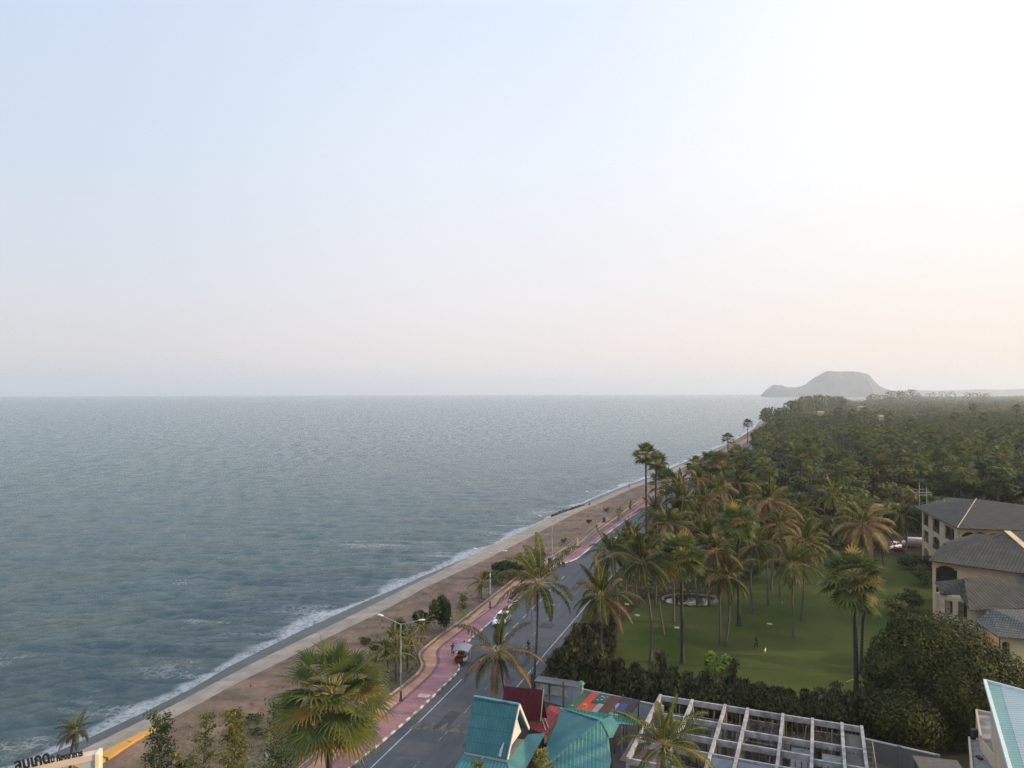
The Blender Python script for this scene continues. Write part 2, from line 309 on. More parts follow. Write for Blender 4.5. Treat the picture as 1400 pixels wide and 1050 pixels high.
main_left=ext(main_left,40,0)
road_right=offs(main_left,8.3)
COAST=np.array([[p.x,p.y] for p in waterline])

def seg_dist(Q, PL):
    best=np.full(len(Q),1e9); sgn=np.zeros(len(Q))
    for a,b in zip(PL[:-1],PL[1:]):
        d=b-a; L=(d**2).sum(); t=np.clip(((Q-a)@d)/L,0,1); pr=a+t[:,None]*d; v=Q-pr; ds=np.hypot(v[:,0],v[:,1]); cr=d[0]*v[:,1]-d[1]*v[:,0]
        k=ds<best; best[k]=ds[k]; sgn[k]=np.sign(cr[k])
    return best*np.where(sgn==0,1,sgn)        # positive = sea side (left of the line)

# the land: one sheet from the seawall inland to the horizon
far=[Vector((3800,5600,0)),Vector((6500,9000,0)),Vector((9800,10500,0)),Vector((10500,-90,0)),Vector((-60,-90,0))]
gp=[Vector((p.x,p.y,0)) for p in offs(slab_in,0.02)]
sheet('ground',gp+far,-0.10,M['soil'])
# sandy strip with dry grass between seawall and promenade: a real, slightly uneven sheet
A,B=strip(slab_in,curb,260); mb=MB(); K=14; vv=[]; gr=[]
for i,(a,b) in enumerate(zip(A,B)):
    for k in range(K):
        u=k/(K-1); p=a.lerp(b,u); z=-0.05*(1-u)+0.02+0.16*math.sin(u*math.pi)*(1+0.6*math.sin(p.x*0.5+p.y*0.31)*math.sin(p.y*.23)); vv.append((p.x,p.y,z))
        dn=max(0,min(1,(100-p.y)/40)); gr.append(0.12+0.24*max(0,(u-0.42))*2+0.42*dn*u)
mb.grid(260,K,vv,0); o=mb.build('sandy_verge',M['sand']); at=o.data.attributes.new('green','FLOAT','POINT'); at.data.foreach_set('value',np.array(gr,dtype=np.float32)); tag(o,kind='structure')
if o.data.polygons[0].normal.z<0: o.data.flip_normals()
# seawall: flat walk, sloping wet face
seg=200
A,B=strip(slab_out,slab_in,seg); Wt=resample(waterline,seg); mb=MB(); g=[]
for a,b,wv in zip(A,B,Wt):
    g+= [(b.x,b.y,b.z+0.02),(a.x,a.y,a.z)]
mb.grid(seg,2,g,0,False)
o=mb.build('seawall_walk',M['concrete']); tag(o,kind='structure')
if o.data.polygons[0].normal.z<0: o.data.flip_normals()
mb=MB(); g=[]
for a,b,wv in zip(A,B,Wt):
    m1=a.lerp(wv,0.18); m3=wv+(wv-a).normalized()*1.2; g+=[(a.x,a.y,a.z),(m1.x,m1.y,a.z-0.75),(m1.x,m1.y,a.z-0.8),(wv.x,wv.y,SEA+0.12),(m3.x,m3.y,SEA-1.5)]
mb.grid(seg,5,g,0,False); o=mb.build('seawall_slope',M['wetcon']); tag(o,kind='structure')
# joints across the walk
mb=MB()
for i in range(len(A)-1): pass
L=0; acc=0; Ar=resample(slab_out,1200); Br=resample(slab_in,1200); last=0
for i in range(1,1200):
    acc+=(Ar[i]-Ar[i-1]).length
    if acc-last>9 and Ar[i].y<330:
        last=acc; d=(Ar[i]-Ar[i-1]).normalized()*0.06; a,b=Ar[i],Br[i]; up=Vector((0,0,0.014)); b2=Vector((b.x,b.y,b.z+0.02)); a2=a
        mb.addq([tuple(a2+up),tuple(b2+up),tuple(b2+up+d),tuple(a2+up+d)],4,0)
o=mb.build('walk_joints',mat('joint',(0.10,0.09,0.08))); tag(o,kind='structure')
# yellow edging where the walk meets the promenade near the arch
E=W([(100,1050),(133,1036),(170,1016),(200,1002),(222,990)],0.0); mb=MB()
for i,(a,b) in enumerate(zip(E,E[1:])):
    t=(b-a).normalized(); nrm=Vector((t.y,-t.x,0)); wd0=1.9*(1-i/4.2); wd1=1.9*(1-(i+1)/4.2)
    mb.slab([a+Vector((0,0,.28)),b+Vector((0,0,.28)),b+nrm*wd1+Vector((0,0,.28)),a+nrm*wd0+Vector((0,0,.28))],0.5)
o=mb.build('yellow_edging',mat('yellow_paint',(0.52,0.27,0.04),(0.44,0.24,0.07),1.5)); tag(o,kind='structure')

# promenade strips, kerbs, road
def ribbon(name,A,B,z,m,n=420):
    A,B=strip(A,B,n); mb=MB(); g=[]
    for a,b in zip(A,B): g+=[(a.x,a.y,z),(b.x,b.y,z)]
    mb.grid(n,2,g,0,False); o=mb.build(name,m); tag(o,kind='structure')
    if o.data.polygons[0].normal.z<0: o.data.flip_normals()
    return o
ribbon('cycle_path',curb,divide,0.150,M['orange'])
ribbon('footpath',divide,kerb,0.144,M['pink'])
def stripline(name,PL,wd,z,m,n=420,h=0.0):
    a=offs(PL,-wd/2); b=offs(PL,wd/2); a,b=strip(a,b,n); mb=MB(); g=[]
    for p,q in zip(a,b):
        g+= [(p.x,p.y,z-h),(p.x,p.y,z),(q.x,q.y,z),(q.x,q.y,z-h)] if h else [(p.x,p.y,z),(q.x,q.y,z)]
    mb.grid(n,4 if h else 2,g,0,False); o=mb.build(name,m); tag(o,kind='structure'); return o
stripline('path_band',divide,0.42,0.158,M['band'])
stripline('path_inner_band',offs(curb,0.36),0.34,0.158,M['band'])
stripline('promenade_edge_kerb',curb,0.16,0.30,M['concrete'],h=0.4)
M['tyre']=mat('tyre_polished_asphalt',(0.040,0.045,0.054),(0.062,0.070,0.083),0.25,0.7,detail=8,spread=(.3,.7))
for k,d_ in enumerate((1.05,2.65,4.75,6.35)): stripline('wheel_track',offs(main_left,d_),0.55,0.003,M['tyre'],300)
M['patch_']=mat('asphalt_patch',(0.032,0.036,0.042),(0.05,0.055,0.062),1.5,0.9)
mb=MB()
for sx,sy,wd_,ln_ in ((612,985,1.4,4.5),(690,930,2.2,1.6),(655,1000,1.0,7),(748,855,2.0,2.6),(790,800,1.2,9),(720,905,.8,3.5)):
    c=P(sx,sy,.0045); a_=(main_left[4]-main_left[3]); a_=Vector((a_.x,a_.y,0)).normalized(); n_=Vector((a_.y,-a_.x,0)); mb.addq([tuple(c-a_*ln_/2-n_*wd_/2),tuple(c-a_*ln_/2+n_*wd_/2),tuple(c+a_*ln_/2+n_*wd_/2),tuple(c+a_*ln_/2-n_*wd_/2)],4,0)
o=mb.build('road_repairs',M['patch_']); tag(o,kind='structure')
# painted kerb: alternating blocks
kk=[kerb[0]]
for p in kerb[1:]:
    while (p-kk[-1]).length>0.8: kk.append(kk[-1]+(p-kk[-1]).normalized()*0.8)
mb=MB()
for i,(a,b) in enumerate(zip(kk,kk[1:])):
    if a.y>330: break
    mb.bar((a.x,a.y,0.08),(b.x,b.y,0.08),0.20,0.20,i%2 if a.y<108 else 0)
o=mb.build('road_kerb',[M['kerbwhite'],M['kerbred']]); tag(o,kind='structure')
# carriageway as one sheet with its lay-bys
rp=[p for p in offs(kerb,-0.05)]+[p for p in reversed(offs(road_right,0.6))]
ribbon('road',offs(kerb,-0.05),offs(road_right,0.5),0.0,M['asphalt'])
stripline('road_edge_line',[p for p in main_left if p.y<92],0.13,0.006,M['line'],60)
def dashes(name,PL,y0,y1,ln,gap,wd,m,z=0.006):
    mb=MB(); q=[p for p in resample(PL,1500) if y0<p.y<y1]; acc=0; on=True; st=q[0]
    for a,b in zip(q,q[1:]):
        acc+=(b-a).length
        if on and acc>ln:
            t=(b-st).normalized(); nr=Vector((t.y,-t.x,0))*wd/2; mb.addq([(st-nr).to_tuple()[:2]+(z,),(st+nr).to_tuple()[:2]+(z,),(b+nr).to_tuple()[:2]+(z,),(b-nr).to_tuple()[:2]+(z,)],4,0); on=False; acc=0
        elif not on and acc>gap: on=True; acc=0; st=b
    o=mb.build(name,m); tag(o,kind='structure'); return o
dashes('lay_by_dashes',main_left,94,140,2.4,2.2,0.13,M['line'])
stripline('far_edge_line',[p for p in main_left if p.y>140],0.15,0.006,M['line'],120)
dashes('centre_dashes',offs(main_left,3.75),20,420,2.5,4.0,0.11,M['lineold'])
stripline('inland_edge_line',W([(640,1012),(712,933),(746,893),(793,838),(808,819),(838,786),(868,757)]),0.13,0.006,M['line'],60)
mb=MB(); D=(main_left[4]-main_left[3]).normalized(); Nn=Vector((D.y,-D.x,0)); D=Vector((D.x,D.y,0)).normalized()
for k,t in enumerate((0.9,2.3,3.7,5.1,6.5)):
    c=P(560,990)+Nn*t*1.0+D*(0.2*k); mb.addq([tuple(c-Nn*.62-D*.9+Vector((0,0,.008))),tuple(c+Nn*.62-D*.9+Vector((0,0,.008))),tuple(c+D*1.2+Vector((0,0,.008)))],3,0)
o=mb.build('yellow_road_marks',M['yellowmark']); tag(o,kind='structure')
mb=MB(); c=P(583,950,0.156)-Vector((0.3,0.2,0))
mb.addq([tuple(c+D*a+Nn*b) for a,b in ((-.5,-.6),(-.35,.8),(.5,.7),(.4,-.7))],4,0)
o=mb.build('pale_patch_on_footpath',mat('patch',(0.42,0.40,0.40),(0.30,0.22,0.23),3)); tag(o,kind='structure')
# lawn and yards
lawn=W([(792,940),(835,882),(850,850),(882,818),(935,824),(1000,806),(1045,778),(1105,768),(1150,772),(1200,763),(1225,757),(1262,765),(1278,792),(1330,850),(1400,900),(1500,960),(1290,1030),(1120,985)],0)
lawn=[lawn[0]]+lawn[1:]
sheet('lawn',lawn,-0.03,M['lawn'])
yard=[P(610,1100),P(680,970),P(745,938),P(900,975),P(1290,1045),P(1600,1120),P(1600,1600),P(560,1600)]
sheet('yard',yard,-0.02,mat('yard_dirt',(0.06,0.055,0.05),(0.10,0.09,0.08),0.5,0.95,0.3,3))

# ------------------------------------------------------------------ sea
def seamat():
    m,t,b,o=nm('sea_water'); b.inputs['IOR'].default_value=1.33; b.inputs['Roughness'].default_value=0.16; b.inputs['Specular IOR Level'].default_value=0.5
    g=N(t,'NewGeometry'); at=N(t,'Attribute'); at.attribute_name='shore'
    def noise(scale,detail=4,rough=0.6,st=None,src=None):
        s=src or g.outputs['Position']
        if st: mp=N(t,'Mapping'); mp.inputs['Scale'].default_value=st[0]; mp.inputs['Rotation'].default_value=(0,0,st[1]); t.links.new(s,mp.inputs[0]); s=mp.outputs[0]
        n=N(t,'TexNoise'); n.inputs['Scale'].default_value=scale; n.inputs['Detail'].default_value=detail; n.inputs['Roughness'].default_value=rough; t.links.new(s,n.inputs[0]); return n.outputs[0]
    def mapr(v,a,b_,c=0.0,d=1.0,sm=True):
        k=N(t,'MapRange'); k.interpolation_type='SMOOTHSTEP' if sm else 'LINEAR'
        for i,x in enumerate((a,b_,c,d)): k.inputs[i+1].default_value=x
        t.links.new(v,k.inputs[0]); return k.outputs[0]
    def mth(op,a,b_):
        k=N(t,'Math'); k.operation=op
        for i,x in enumerate((a,b_)):
            if isinstance(x,(int,float)): k.inputs[i].default_value=x
            else: t.links.new(x,k.inputs[i])
        return k.outputs[0]
    # water body colour: greener, silty patches
    n0=noise(0.035,4,0.6,((1,2.2,1),0.2)); rp=N(t,'ValToRGB'); rp.color_ramp.elements[0].position=0.4; rp.color_ramp.elements[1].position=0.72
    rp.color_ramp.elements[0].color=(0.050,0.112,0.142,1); rp.color_ramp.elements[1].color=(0.080,0.132,0.130,1); t.links.new(n0,rp.inputs[0])
    # foam: a ragged breaking band along the wall plus drifting streaks further out
    sh=at.outputs['Fac']
    edge=noise(0.055,3,0.55); wid=mapr(edge,0.36,0.66,1.4,5.6)
    core=mth('SUBTRACT',1.0,mth('DIVIDE',sh,wid)); core=mth('MULTIPLY',mapr(core,0.0,0.5),mapr(sh,-0.2,0.35))
    lace=noise(1.6,6,0.72,((1,1,1),0)); lf=mapr(lace,0.34,0.56)
    vor=N(t,'TexVoronoi'); vor.feature='DISTANCE_TO_EDGE'; vor.inputs['Scale'].default_value=0.9; nz=N(t,'TexNoise'); nz.inputs['Scale'].default_value=1.2; t.links.new(g.outputs['Position'],nz.inputs[0])
    vm=N(t,'VectorMath'); vm.operation='MULTIPLY_ADD'; vm.inputs[1].default_value=(1.2,1.2,0); t.links.new(nz.outputs['Color'],vm.inputs[0]); t.links.new(g.outputs['Position'],vm.inputs[2]); t.links.new(vm.outputs[0],vor.inputs['Vector'])
    web=mapr(vor.outputs[0],0.02,0.16,1.0,0.0)
    inner=mth('MULTIPLY',core,mth('MAXIMUM',lf,mth('MULTIPLY',web,0.6)))
    band2=mth('MULTIPLY',mapr(sh,3,16,1,0),mapr(noise(0.09,3,0.6,((0.5,1.6,1),R(20))),0.50,0.66)); outer=mth('MULTIPLY',band2,mth('MULTIPLY',mth('MAXIMUM',mth('MULTIPLY',web,0.8),mapr(lace,0.50,0.66)),0.75))
    far_=mth('MULTIPLY',mapr(sh,12,75,0.8,0.0),mth('MULTIPLY',mapr(noise(0.05,4,0.65,((0.35,1.3,1),R(-8))),0.60,0.70),mapr(lace,0.42,0.62)))
    caps=mth('MULTIPLY',mapr(noise(0.11,2,0.5,((0.6,1.5,1),R(-5))),0.765,0.80),mapr(lace,0.45,0.6))
    foam=mth('MINIMUM',mth('ADD',mth('ADD',inner,outer),mth('ADD',far_,caps)),1.0)
    mx=N(t,'Mix'); mx.data_type='RGBA'; t.links.new(foam,mx.inputs[0]); t.links.new(rp.outputs[0],mx.inputs[6]); mx.inputs[7].default_value=(0.62,0.66,0.68,1); t.links.new(mx.outputs[2],b.inputs['Base Color'])
    t.links.new(mapr(foam,0,1,0.16,0.8,False),b.inputs['Roughness']); t.links.new(mapr(foam,0,1,0.5,0.1,False),b.inputs['Specular IOR Level'])
    # ripples
    r1=noise(0.85,8,0.78,((0.42,1.25,1),R(-12))); r2=noise(3.2,4,0.8,((0.6,1.3,1),R(8)))
    hh=mth('ADD',mth('MULTIPLY',r1,1.0),mth('MULTIPLY',r2,0.22)); bp=N(t,'Bump'); bp.inputs['Strength'].default_value=1.0; bp.inputs['Distance'].default_value=0.9; t.links.new(hh,bp.inputs['Height'])
    # small wavelets as slopes, so that far water stays rough instead of turning to a mirror
    mpx=N(t,'Mapping'); mpx.inputs['Scale'].default_value=(.30,.95,1); mpx.inputs['Rotation'].default_value=(0,0,R(-8)); t.links.new(g.outputs['Position'],mpx.inputs[0])
    nn=N(t,'TexNoise'); nn.inputs['Scale'].default_value=1.7; nn.inputs['Detail'].default_value=6; nn.inputs['Roughness'].default_value=.8; t.links.new(mpx.outputs[0],nn.inputs[0])
    v1=N(t,'VectorMath'); v1.operation='SUBTRACT'; v1.inputs[1].default_value=(.5,.5,.5); t.links.new(nn.outputs['Color'],v1.inputs[0])
    n5=N(t,'TexNoise'); n5.inputs['Scale'].default_value=0.30; n5.inputs['Detail'].default_value=6; n5.inputs['Roughness'].default_value=.75; t.links.new(mpx.outputs[0],n5.inputs[0])
    v5=N(t,'VectorMath'); v5.operation='SUBTRACT'; v5.inputs[1].default_value=(.5,.5,.5); t.links.new(n5.outputs['Color'],v5.inputs[0])
    v6=N(t,'VectorMath'); v6.operation='MULTIPLY'; v6.inputs[1].default_value=(.5,1.0,0); t.links.new(v5.outputs[0],v6.inputs[0])
    v7=N(t,'VectorMath'); v7.operation='MULTIPLY'; v7.inputs[1].default_value=(1.5,2.8,0); t.links.new(v1.outputs[0],v7.inputs[0])
    mpy=N(t,'Mapping'); mpy.inputs['Scale'].default_value=(.26,.085,1); mpy.inputs['Rotation'].default_value=(0,0,R(-6)); t.links.new(g.outputs['Position'],mpy.inputs[0])
    n8=N(t,'TexNoise'); n8.inputs['Scale'].default_value=1.0; n8.inputs['Detail'].default_value=5; n8.inputs['Roughness'].default_value=.72; t.links.new(mpy.outputs[0],n8.inputs[0])
    v8=N(t,'VectorMath'); v8.operation='SUBTRACT'; v8.inputs[1].default_value=(.5,.5,.5); t.links.new(n8.outputs['Color'],v8.inputs[0])
    v9=N(t,'VectorMath'); v9.operation='MULTIPLY'; v9.inputs[1].default_value=(1.1,2.6,0); t.links.new(v8.outputs[0],v9.inputs[0])
    vsc=N(t,'VectorMath'); vsc.operation='SCALE'; t.links.new(v9.outputs[0],vsc.inputs[0]); t.links.new(mapr(sh,60,220,.10,1.0),vsc.inputs['Scale']); v9=vsc
    va=N(t,'VectorMath'); va.operation='ADD'; t.links.new(v6.outputs[0],va.inputs[0]); t.links.new(v9.outputs[0],va.inputs[1])
    v2=N(t,'VectorMath'); v2.operation='ADD'; t.links.new(va.outputs[0],v2.inputs[0]); t.links.new(v7.outputs[0],v2.inputs[1])
    v3=N(t,'VectorMath'); v3.operation='ADD'; t.links.new(v2.outputs[0],v3.inputs[0]); t.links.new(bp.outputs[0],v3.inputs[1]); v4=N(t,'VectorMath'); v4.operation='NORMALIZE'; t.links.new(v3.outputs[0],v4.inputs[0]); t.links.new(v4.outputs[0],b.inputs['Normal'])
    return m
def build_sea():
    na=820; nr=820; r0=38.0; r1=760.0; th=np.radians(np.linspace(-62,27,na)); rr=r0*(r1/r0)**(np.arange(nr)/(nr-1))
    rr2=r1*(12500/r1)**(np.arange(1,80)/79); rr=np.concatenate([rr,rr2]); th2=th
    Rg,Tg=np.meshgrid(rr,th2,indexing='ij'); X=Rg*np.sin(Tg); Y=Rg*np.cos(Tg); Z=np.zeros_like(X)
    for k in range(60):
        lam=1.1*(1.052**k) if k<44 else rng.uniform(2.5,5.5); ang=R(188)+rng.normal(0,0.42); kx,ky=math.sin(ang)*2*math.pi/lam,math.cos(ang)*2*math.pi/lam
        amp=0.0085*lam**0.85*rng.uniform(0.5,1.2)*(0.5 if lam>4 else 1)*1.2; fade=np.clip((40+lam*75-Rg)/(lam*62),0,1)
        ph=kx*X+ky*Y+rng.uniform(0,6.28); Z+=amp*fade*(np.sin(ph)+0.25*np.sin(2*ph+0.5))
    V=np.stack([X,Y,Z+SEA],-1).reshape(-1,3); ds=seg_dist(V[:,:2],COAST)
    calm=np.clip(ds/9,0.22,1); V[:,2]=SEA+(V[:,2]-SEA)*calm
    mb=MB(); mb.grid(len(rr),na,V,0,True); o=mb.build('sea',seamat()); at=o.data.attributes.new('shore','FLOAT','POINT'); at.data.foreach_set('value',ds.astype(np.float32))
    if o.data.polygons[0].normal.z<0: o.data.flip_normals()
    tag(o,kind='structure')
    # the rest of the bay, out of reach of the waves' detail
    mb=MB(); t3=np.radians(np.linspace(27,62,30)); rr3=30*(12500/30)**(np.arange(40)/39); Rg,Tg=np.meshgrid(rr3,t3,indexing='ij'); V=np.stack([Rg*np.sin(Tg),Rg*np.cos(Tg),np.full_like(Rg,SEA)],-1).reshape(-1,3)
    mb.grid(40,30,V,0,True); o=mb.build('bay_water',o.data.materials[0]); ds=seg_dist(V[:,:2].astype(float),COAST); at=o.data.attributes.new('shore','FLOAT','POINT'); at.data.foreach_set('value',np.abs(ds).astype(np.float32)+80)
    if o.data.polygons[0].normal.z<0: o.data.flip_normals()
    tag(o,kind='structure')
build_sea()

# headland and far hills: eroded solid landforms
def landform(name, prof, Yc, depth, m, seed):
    rr_=np.random.default_rng(seed); nx=120; ny=26; xs=np.linspace(prof[0][0],prof[-1][0],nx); px_=[p[0] for p in prof]; py_=[p[1] for p in prof]
    X0=[PY(x,537.5,Yc).x for x in xs]; H=[max(PY(x,np.interp(x,px_,py_),Yc).z,-4) for x in xs]; vv=[]
    for i in range(nx):
        for j in range(ny):
            v=(j/(ny-1))*2-1; s=max(0.0,1-abs(v)**2.2)**0.8; rid=1+0.05*math.sin(i*0.55+v*5)*abs(v)+0.012*rr_.normal()*(abs(v)>.3)
            vv.append((X0[i]+60*math.sin(v*3+i*.2)*abs(v), Yc+v*depth*(0.45+0.55*min(1,H[i]/120)), -4+(H[i]+4)*s*(rid if v!=0 else 1)))
    mb=MB(); mb.grid(nx,ny,vv,0,False); o=mb.build(name,m); tag(o,kind='structure'); 
    return o
M['rock']=mat('headland_scrub',(0.10,0.11,0.085),(0.17,0.165,0.15),0.02,0.95)
landform('headland',[(1043,541),(1046,536),(1050,531),(1057,526),(1066,526.5),(1078,529.5),(1090,529.5),(1098,527),(1108,522),(1118,515),(1126,510),(1133,507),(1148,508),(1166,507.5),(1180,509.5),(1187,511.5),(1192,518),(1198,526),(1206,531),(1216,535),(1226,541)],6200,110,M['rock'],3)
landform('far_hills',[(1190,541),(1202,535),(1225,534),(1250,533),(1280,534),(1310,533.5),(1340,532),(1370,533),(1400,531.5),(1440,532),(1500,530),(1560,533),(1620,541)],9300,150,M['rock'],5)
# ------------------------------------------------------------------ vegetation
M['fan']=leafmat('fan_leaf',(0.040,0.070,0.026),(0.135,0.150,0.038),0.33)
M['fanwarm']=leafmat('fan_leaf_aged_sunlit',(0.17,0.13,0.035),(0.33,0.22,0.06),0.35)  # yellow of ageing leaves, also painting in the golden sunlight
M['petiole']=mat('petiole',(0.24,0.23,0.07),(0.30,0.22,0.07),2,0.6)
M['coco']=leafmat('coconut_leaf',(0.034,0.058,0.016),(0.135,0.145,0.034),0.30)
M['coco_dry']=leafmat('dry_coconut_leaf',(0.13,0.085,0.045),(0.31,0.215,0.10),0.35)
M['coco_mid']=leafmat('ageing_coconut_leaf',(0.075,0.078,0.024),(0.20,0.165,0.05),0.35)
M['dead']=leafmat('dead_leaf',(0.10,0.065,0.035),(0.20,0.13,0.07),0.2)
M['trunkdark']=mat('dark_palm_trunk',(0.030,0.028,0.030),(0.055,0.05,0.05),3,0.9,0.5,8,stretch=(1,1,4))
M['trunk']=mat('grey_palm_trunk',(0.13,0.11,0.10),(0.075,0.065,0.06),2,0.9,0.5,6,stretch=(1,1,5))
M['bark']=mat('bark',(0.07,0.055,0.04),(0.12,0.10,0.075),2,0.9,0.5,6)
M['leafA']=leafmat('broad_leaf',(0.020,0.036,0.010),(0.130,0.150,0.042),0.15,0.45)
M['leafB']=leafmat('olive_leaf',(0.028,0.036,0.010),(0.165,0.152,0.046),0.15,0.4)
M['leafC']=leafmat('grey_green_leaf',(0.018,0.028,0.014),(0.085,0.102,0.048),0.15,0.4)
M['forest']=leafmat('forest_leaf',(0.020,0.032,0.011),(0.125,0.142,0.048),0.15,0.0,big=(0.17,0.155,0.065),bigscale=0.035)
M['palmhead']=leafmat('palm_head_leaf',(0.030,0.050,0.018),(0.135,0.155,0.055),0.2,0.0)
M['hedge']=leafmat('hedge_needles',(0.022,0.028,0.012),(0.095,0.092,0.038),0.15,0.3)
M['bigtree']=leafmat('big_tree_leaf',(0.013,0.021,0.007),(0.085,0.090,0.022),0.22,0.0)
M['lime']=leafmat('young_bright_leaf',(0.10,0.17,0.035),(0.26,0.32,0.06),0.35,0.1)
M['shrub']=leafmat('shrub_leaf',(0.030,0.055,0.022),(0.085,0.105,0.035),0.25,0.25)
M['yshrub']=leafmat('yellow_green_leaf',(0.10,0.12,0.03),(0.24,0.22,0.05),0.3,0.2)
M['purple']=leafmat('purple_bloom',(0.10,0.04,0.09),(0.22,0.09,0.17),0.2,0.1)
def uvec(): 
    v=rng.normal(size=3); return Vector(v/np.linalg.norm(v))
def fan_leaf(mb, o, d, pet, rad, nseg, m, hi=False, pw=0.03, mp=2):
    d=d.normalized(); side=d.cross(Vector((0,0,1)))
    if side.length<0.1: side=Vector((1,0,0))
    side.normalize(); nrm=side.cross(d).normalized(); roll=rng.uniform(-0.5,0.5)
    side,nrm=(side*math.cos(roll)+nrm*math.sin(roll)),(nrm*math.cos(roll)-side*math.sin(roll))
    pts=[o+d*pet*t+Vector((0,0,-0.16*pet*t*t)) for t in ((0,.5,1) if not hi else (0,.25,.5,.75,1))]
    mb.tube(pts,[pw*1.5]+[pw]*(len(pts)-2)+[pw*.7],4 if hi else 3,mp,False)
    h=pts[-1]; d=(pts[-1]-pts[-2]).normalized(); nrm=side.cross(d).normalized()
    A=R(rng.uniform(112,135)); cup=rng.uniform(0.05,0.3); Q=[];T=[]
    for i in range(nseg):
        a=-A+2*A*(i+0.5)/nseg; bd=(d*math.cos(a)+side*math.sin(a)+nrm*cup).normalized(); L=rad*(0.70+0.30*math.cos(a*0.8))*rng.uniform(0.9,1.08)
        wv=(-d*math.sin(a)+side*math.cos(a)); dw=2*math.sin(A/nseg)*1.15
        g=Vector((0,0,-1))*rng.uniform(0.12,0.32)*rad
        s1=0.46*L; p1=h+bd*s1; p2=h+bd*L*0.78+g*0.3; p3=h+bd*L+g*1.0+wv*rng.uniform(-.06,.06)*rad
        w1=s1*dw*0.5; cr=nrm*(0.35*w1)
        if hi:
            Q+= [h,p1-wv*w1,p1+cr,h+bd*0.01, h,p1+cr,p1+wv*w1,h+bd*0.01]
            Q+= [p1-wv*w1,p2-wv*w1*.5,p2+cr*.6,p1+cr, p1+cr,p2+cr*.6,p2+wv*w1*.5,p1+wv*w1]
            T+= [p2-wv*w1*.5,p3,p2+cr*.6,p2+cr*.6,p3,p2+wv*w1*.5]
        else:
            T+= [h,p1-wv*w1,p1+wv*w1*1.0]; Q+= [p1-wv*w1,p2-wv*w1*.4,p2+wv*w1*.4,p1+wv*w1]; T+= [p2-wv*w1*.4,p3,p2+wv*w1*.4]
    if Q: mb.addq([tuple(q) for q in Q],4,m)
    mb.addq([tuple(q) for q in T],3,m)
def fan_crown(nleaf, nseg, rad=1.6, pet=1.5, hi=False, warm=0.12, dead=4, lowest=-0.55, tip=None):
    mb=MB(); ga=2.39996
    for i in range(nleaf):
        u=(i+0.5)/nleaf; z=1-(1-lowest)*u; z=max(-0.95,min(0.97,z+rng.normal(0,0.05))); r=math.sqrt(1-z*z); a=ga*i+rng.normal(0,.15)
        d=Vector((r*math.cos(a),r*math.sin(a),z)); m=0 if rng.random()>warm*2.0*u else 1
        fan_leaf(mb, d*0.15, d+Vector((0,0,0.12)), pet*rng.uniform(0.68,1.2), rad*rng.uniform(0.85,1.1), nseg, m, hi, 0.045 if hi else 0.035)
    for i in range(dead):
        a=rng.uniform(0,6.28); d=Vector((math.cos(a)*0.45,math.sin(a)*0.45,-0.9)); fan_leaf(mb, Vector((0,0,-0.25)), d, pet*.55, rad*.7, max(7,nseg//2), 3, False, 0.03)
    for i in range(10 if hi else 4):                # old leaf bases and nuts
        a=rng.uniform(0,6.28); p=Vector((math.cos(a)*.22,math.sin(a)*.22,-0.15-rng.uniform(0,.5))); mb.tube([p,p*1.0+Vector((math.cos(a)*.15,math.sin(a)*.15,.25))],[.1,.04],5,3)
    return mb.build('crown',[M['fan'],M['fanwarm'],M['petiole'],M['dead']])
def frond(mb, o, az, el, L, droop, nl, m, wind=Vector((0,0,0)), w=0.055, two=True):
    d=Vector((math.cos(az)*math.cos(el),math.sin(az)*math.cos(el),math.sin(el))); pts=[o]; K=9; dd=[d]
    for k in range(K):
        d=(d+Vector((0,0,-droop*(0.35+k/K)))/K*1.6+wind/K).normalized(); pts.append(pts[-1]+d*L/K); dd.append(d)
    mb.tube(pts[::2]+[pts[-1]] if not two else pts,[0.04*(1-i/(K+1))+0.008 for i in range(len(pts[::2]+[pts[-1]]) if not two else len(pts))],3,2,False)
    Q=[];T=[]
    for i in range(nl):
        t=0.14+0.86*(i+0.5)/nl; f=t*K; k=min(int(f),K-1); p=pts[k].lerp(pts[k+1],f-k); t_=dd[k].lerp(dd[k+1],f-k).normalized()
        s=t_.cross(Vector((0,0,1))); s=s.normalized() if s.length>.05 else Vector((1,0,0)); up=s.cross(t_)
        ll=L*0.235*(math.sin(math.pi*min(1,t**0.75*0.93+0.06))**0.6)*rng.uniform(0.85,1.1)
        for sg in (-1,1):
            ld=(s*sg*0.75+t_*0.62+up*rng.uniform(-.05,.25)).normalized(); m1=p+ld*ll*0.5; m2=m1+(ld*.8+Vector((0,0,-1.0-0.7*droop))+wind*0.5).normalized()*ll*0.55
            wv=t_*w*0.5
            if two:
                Q+= [p-wv,p+wv,m1+wv*1.1,m1-wv*1.1]; T+= [m1-wv*1.1,m1+wv*1.1,m2]
            else: T+= [p-wv*1.5,p+wv*1.5,m1.lerp(m2,.6)]
    if Q: mb.addq([tuple(q) for q in Q],4,m)
    mb.addq([tuple(q) for q in T],3,m)
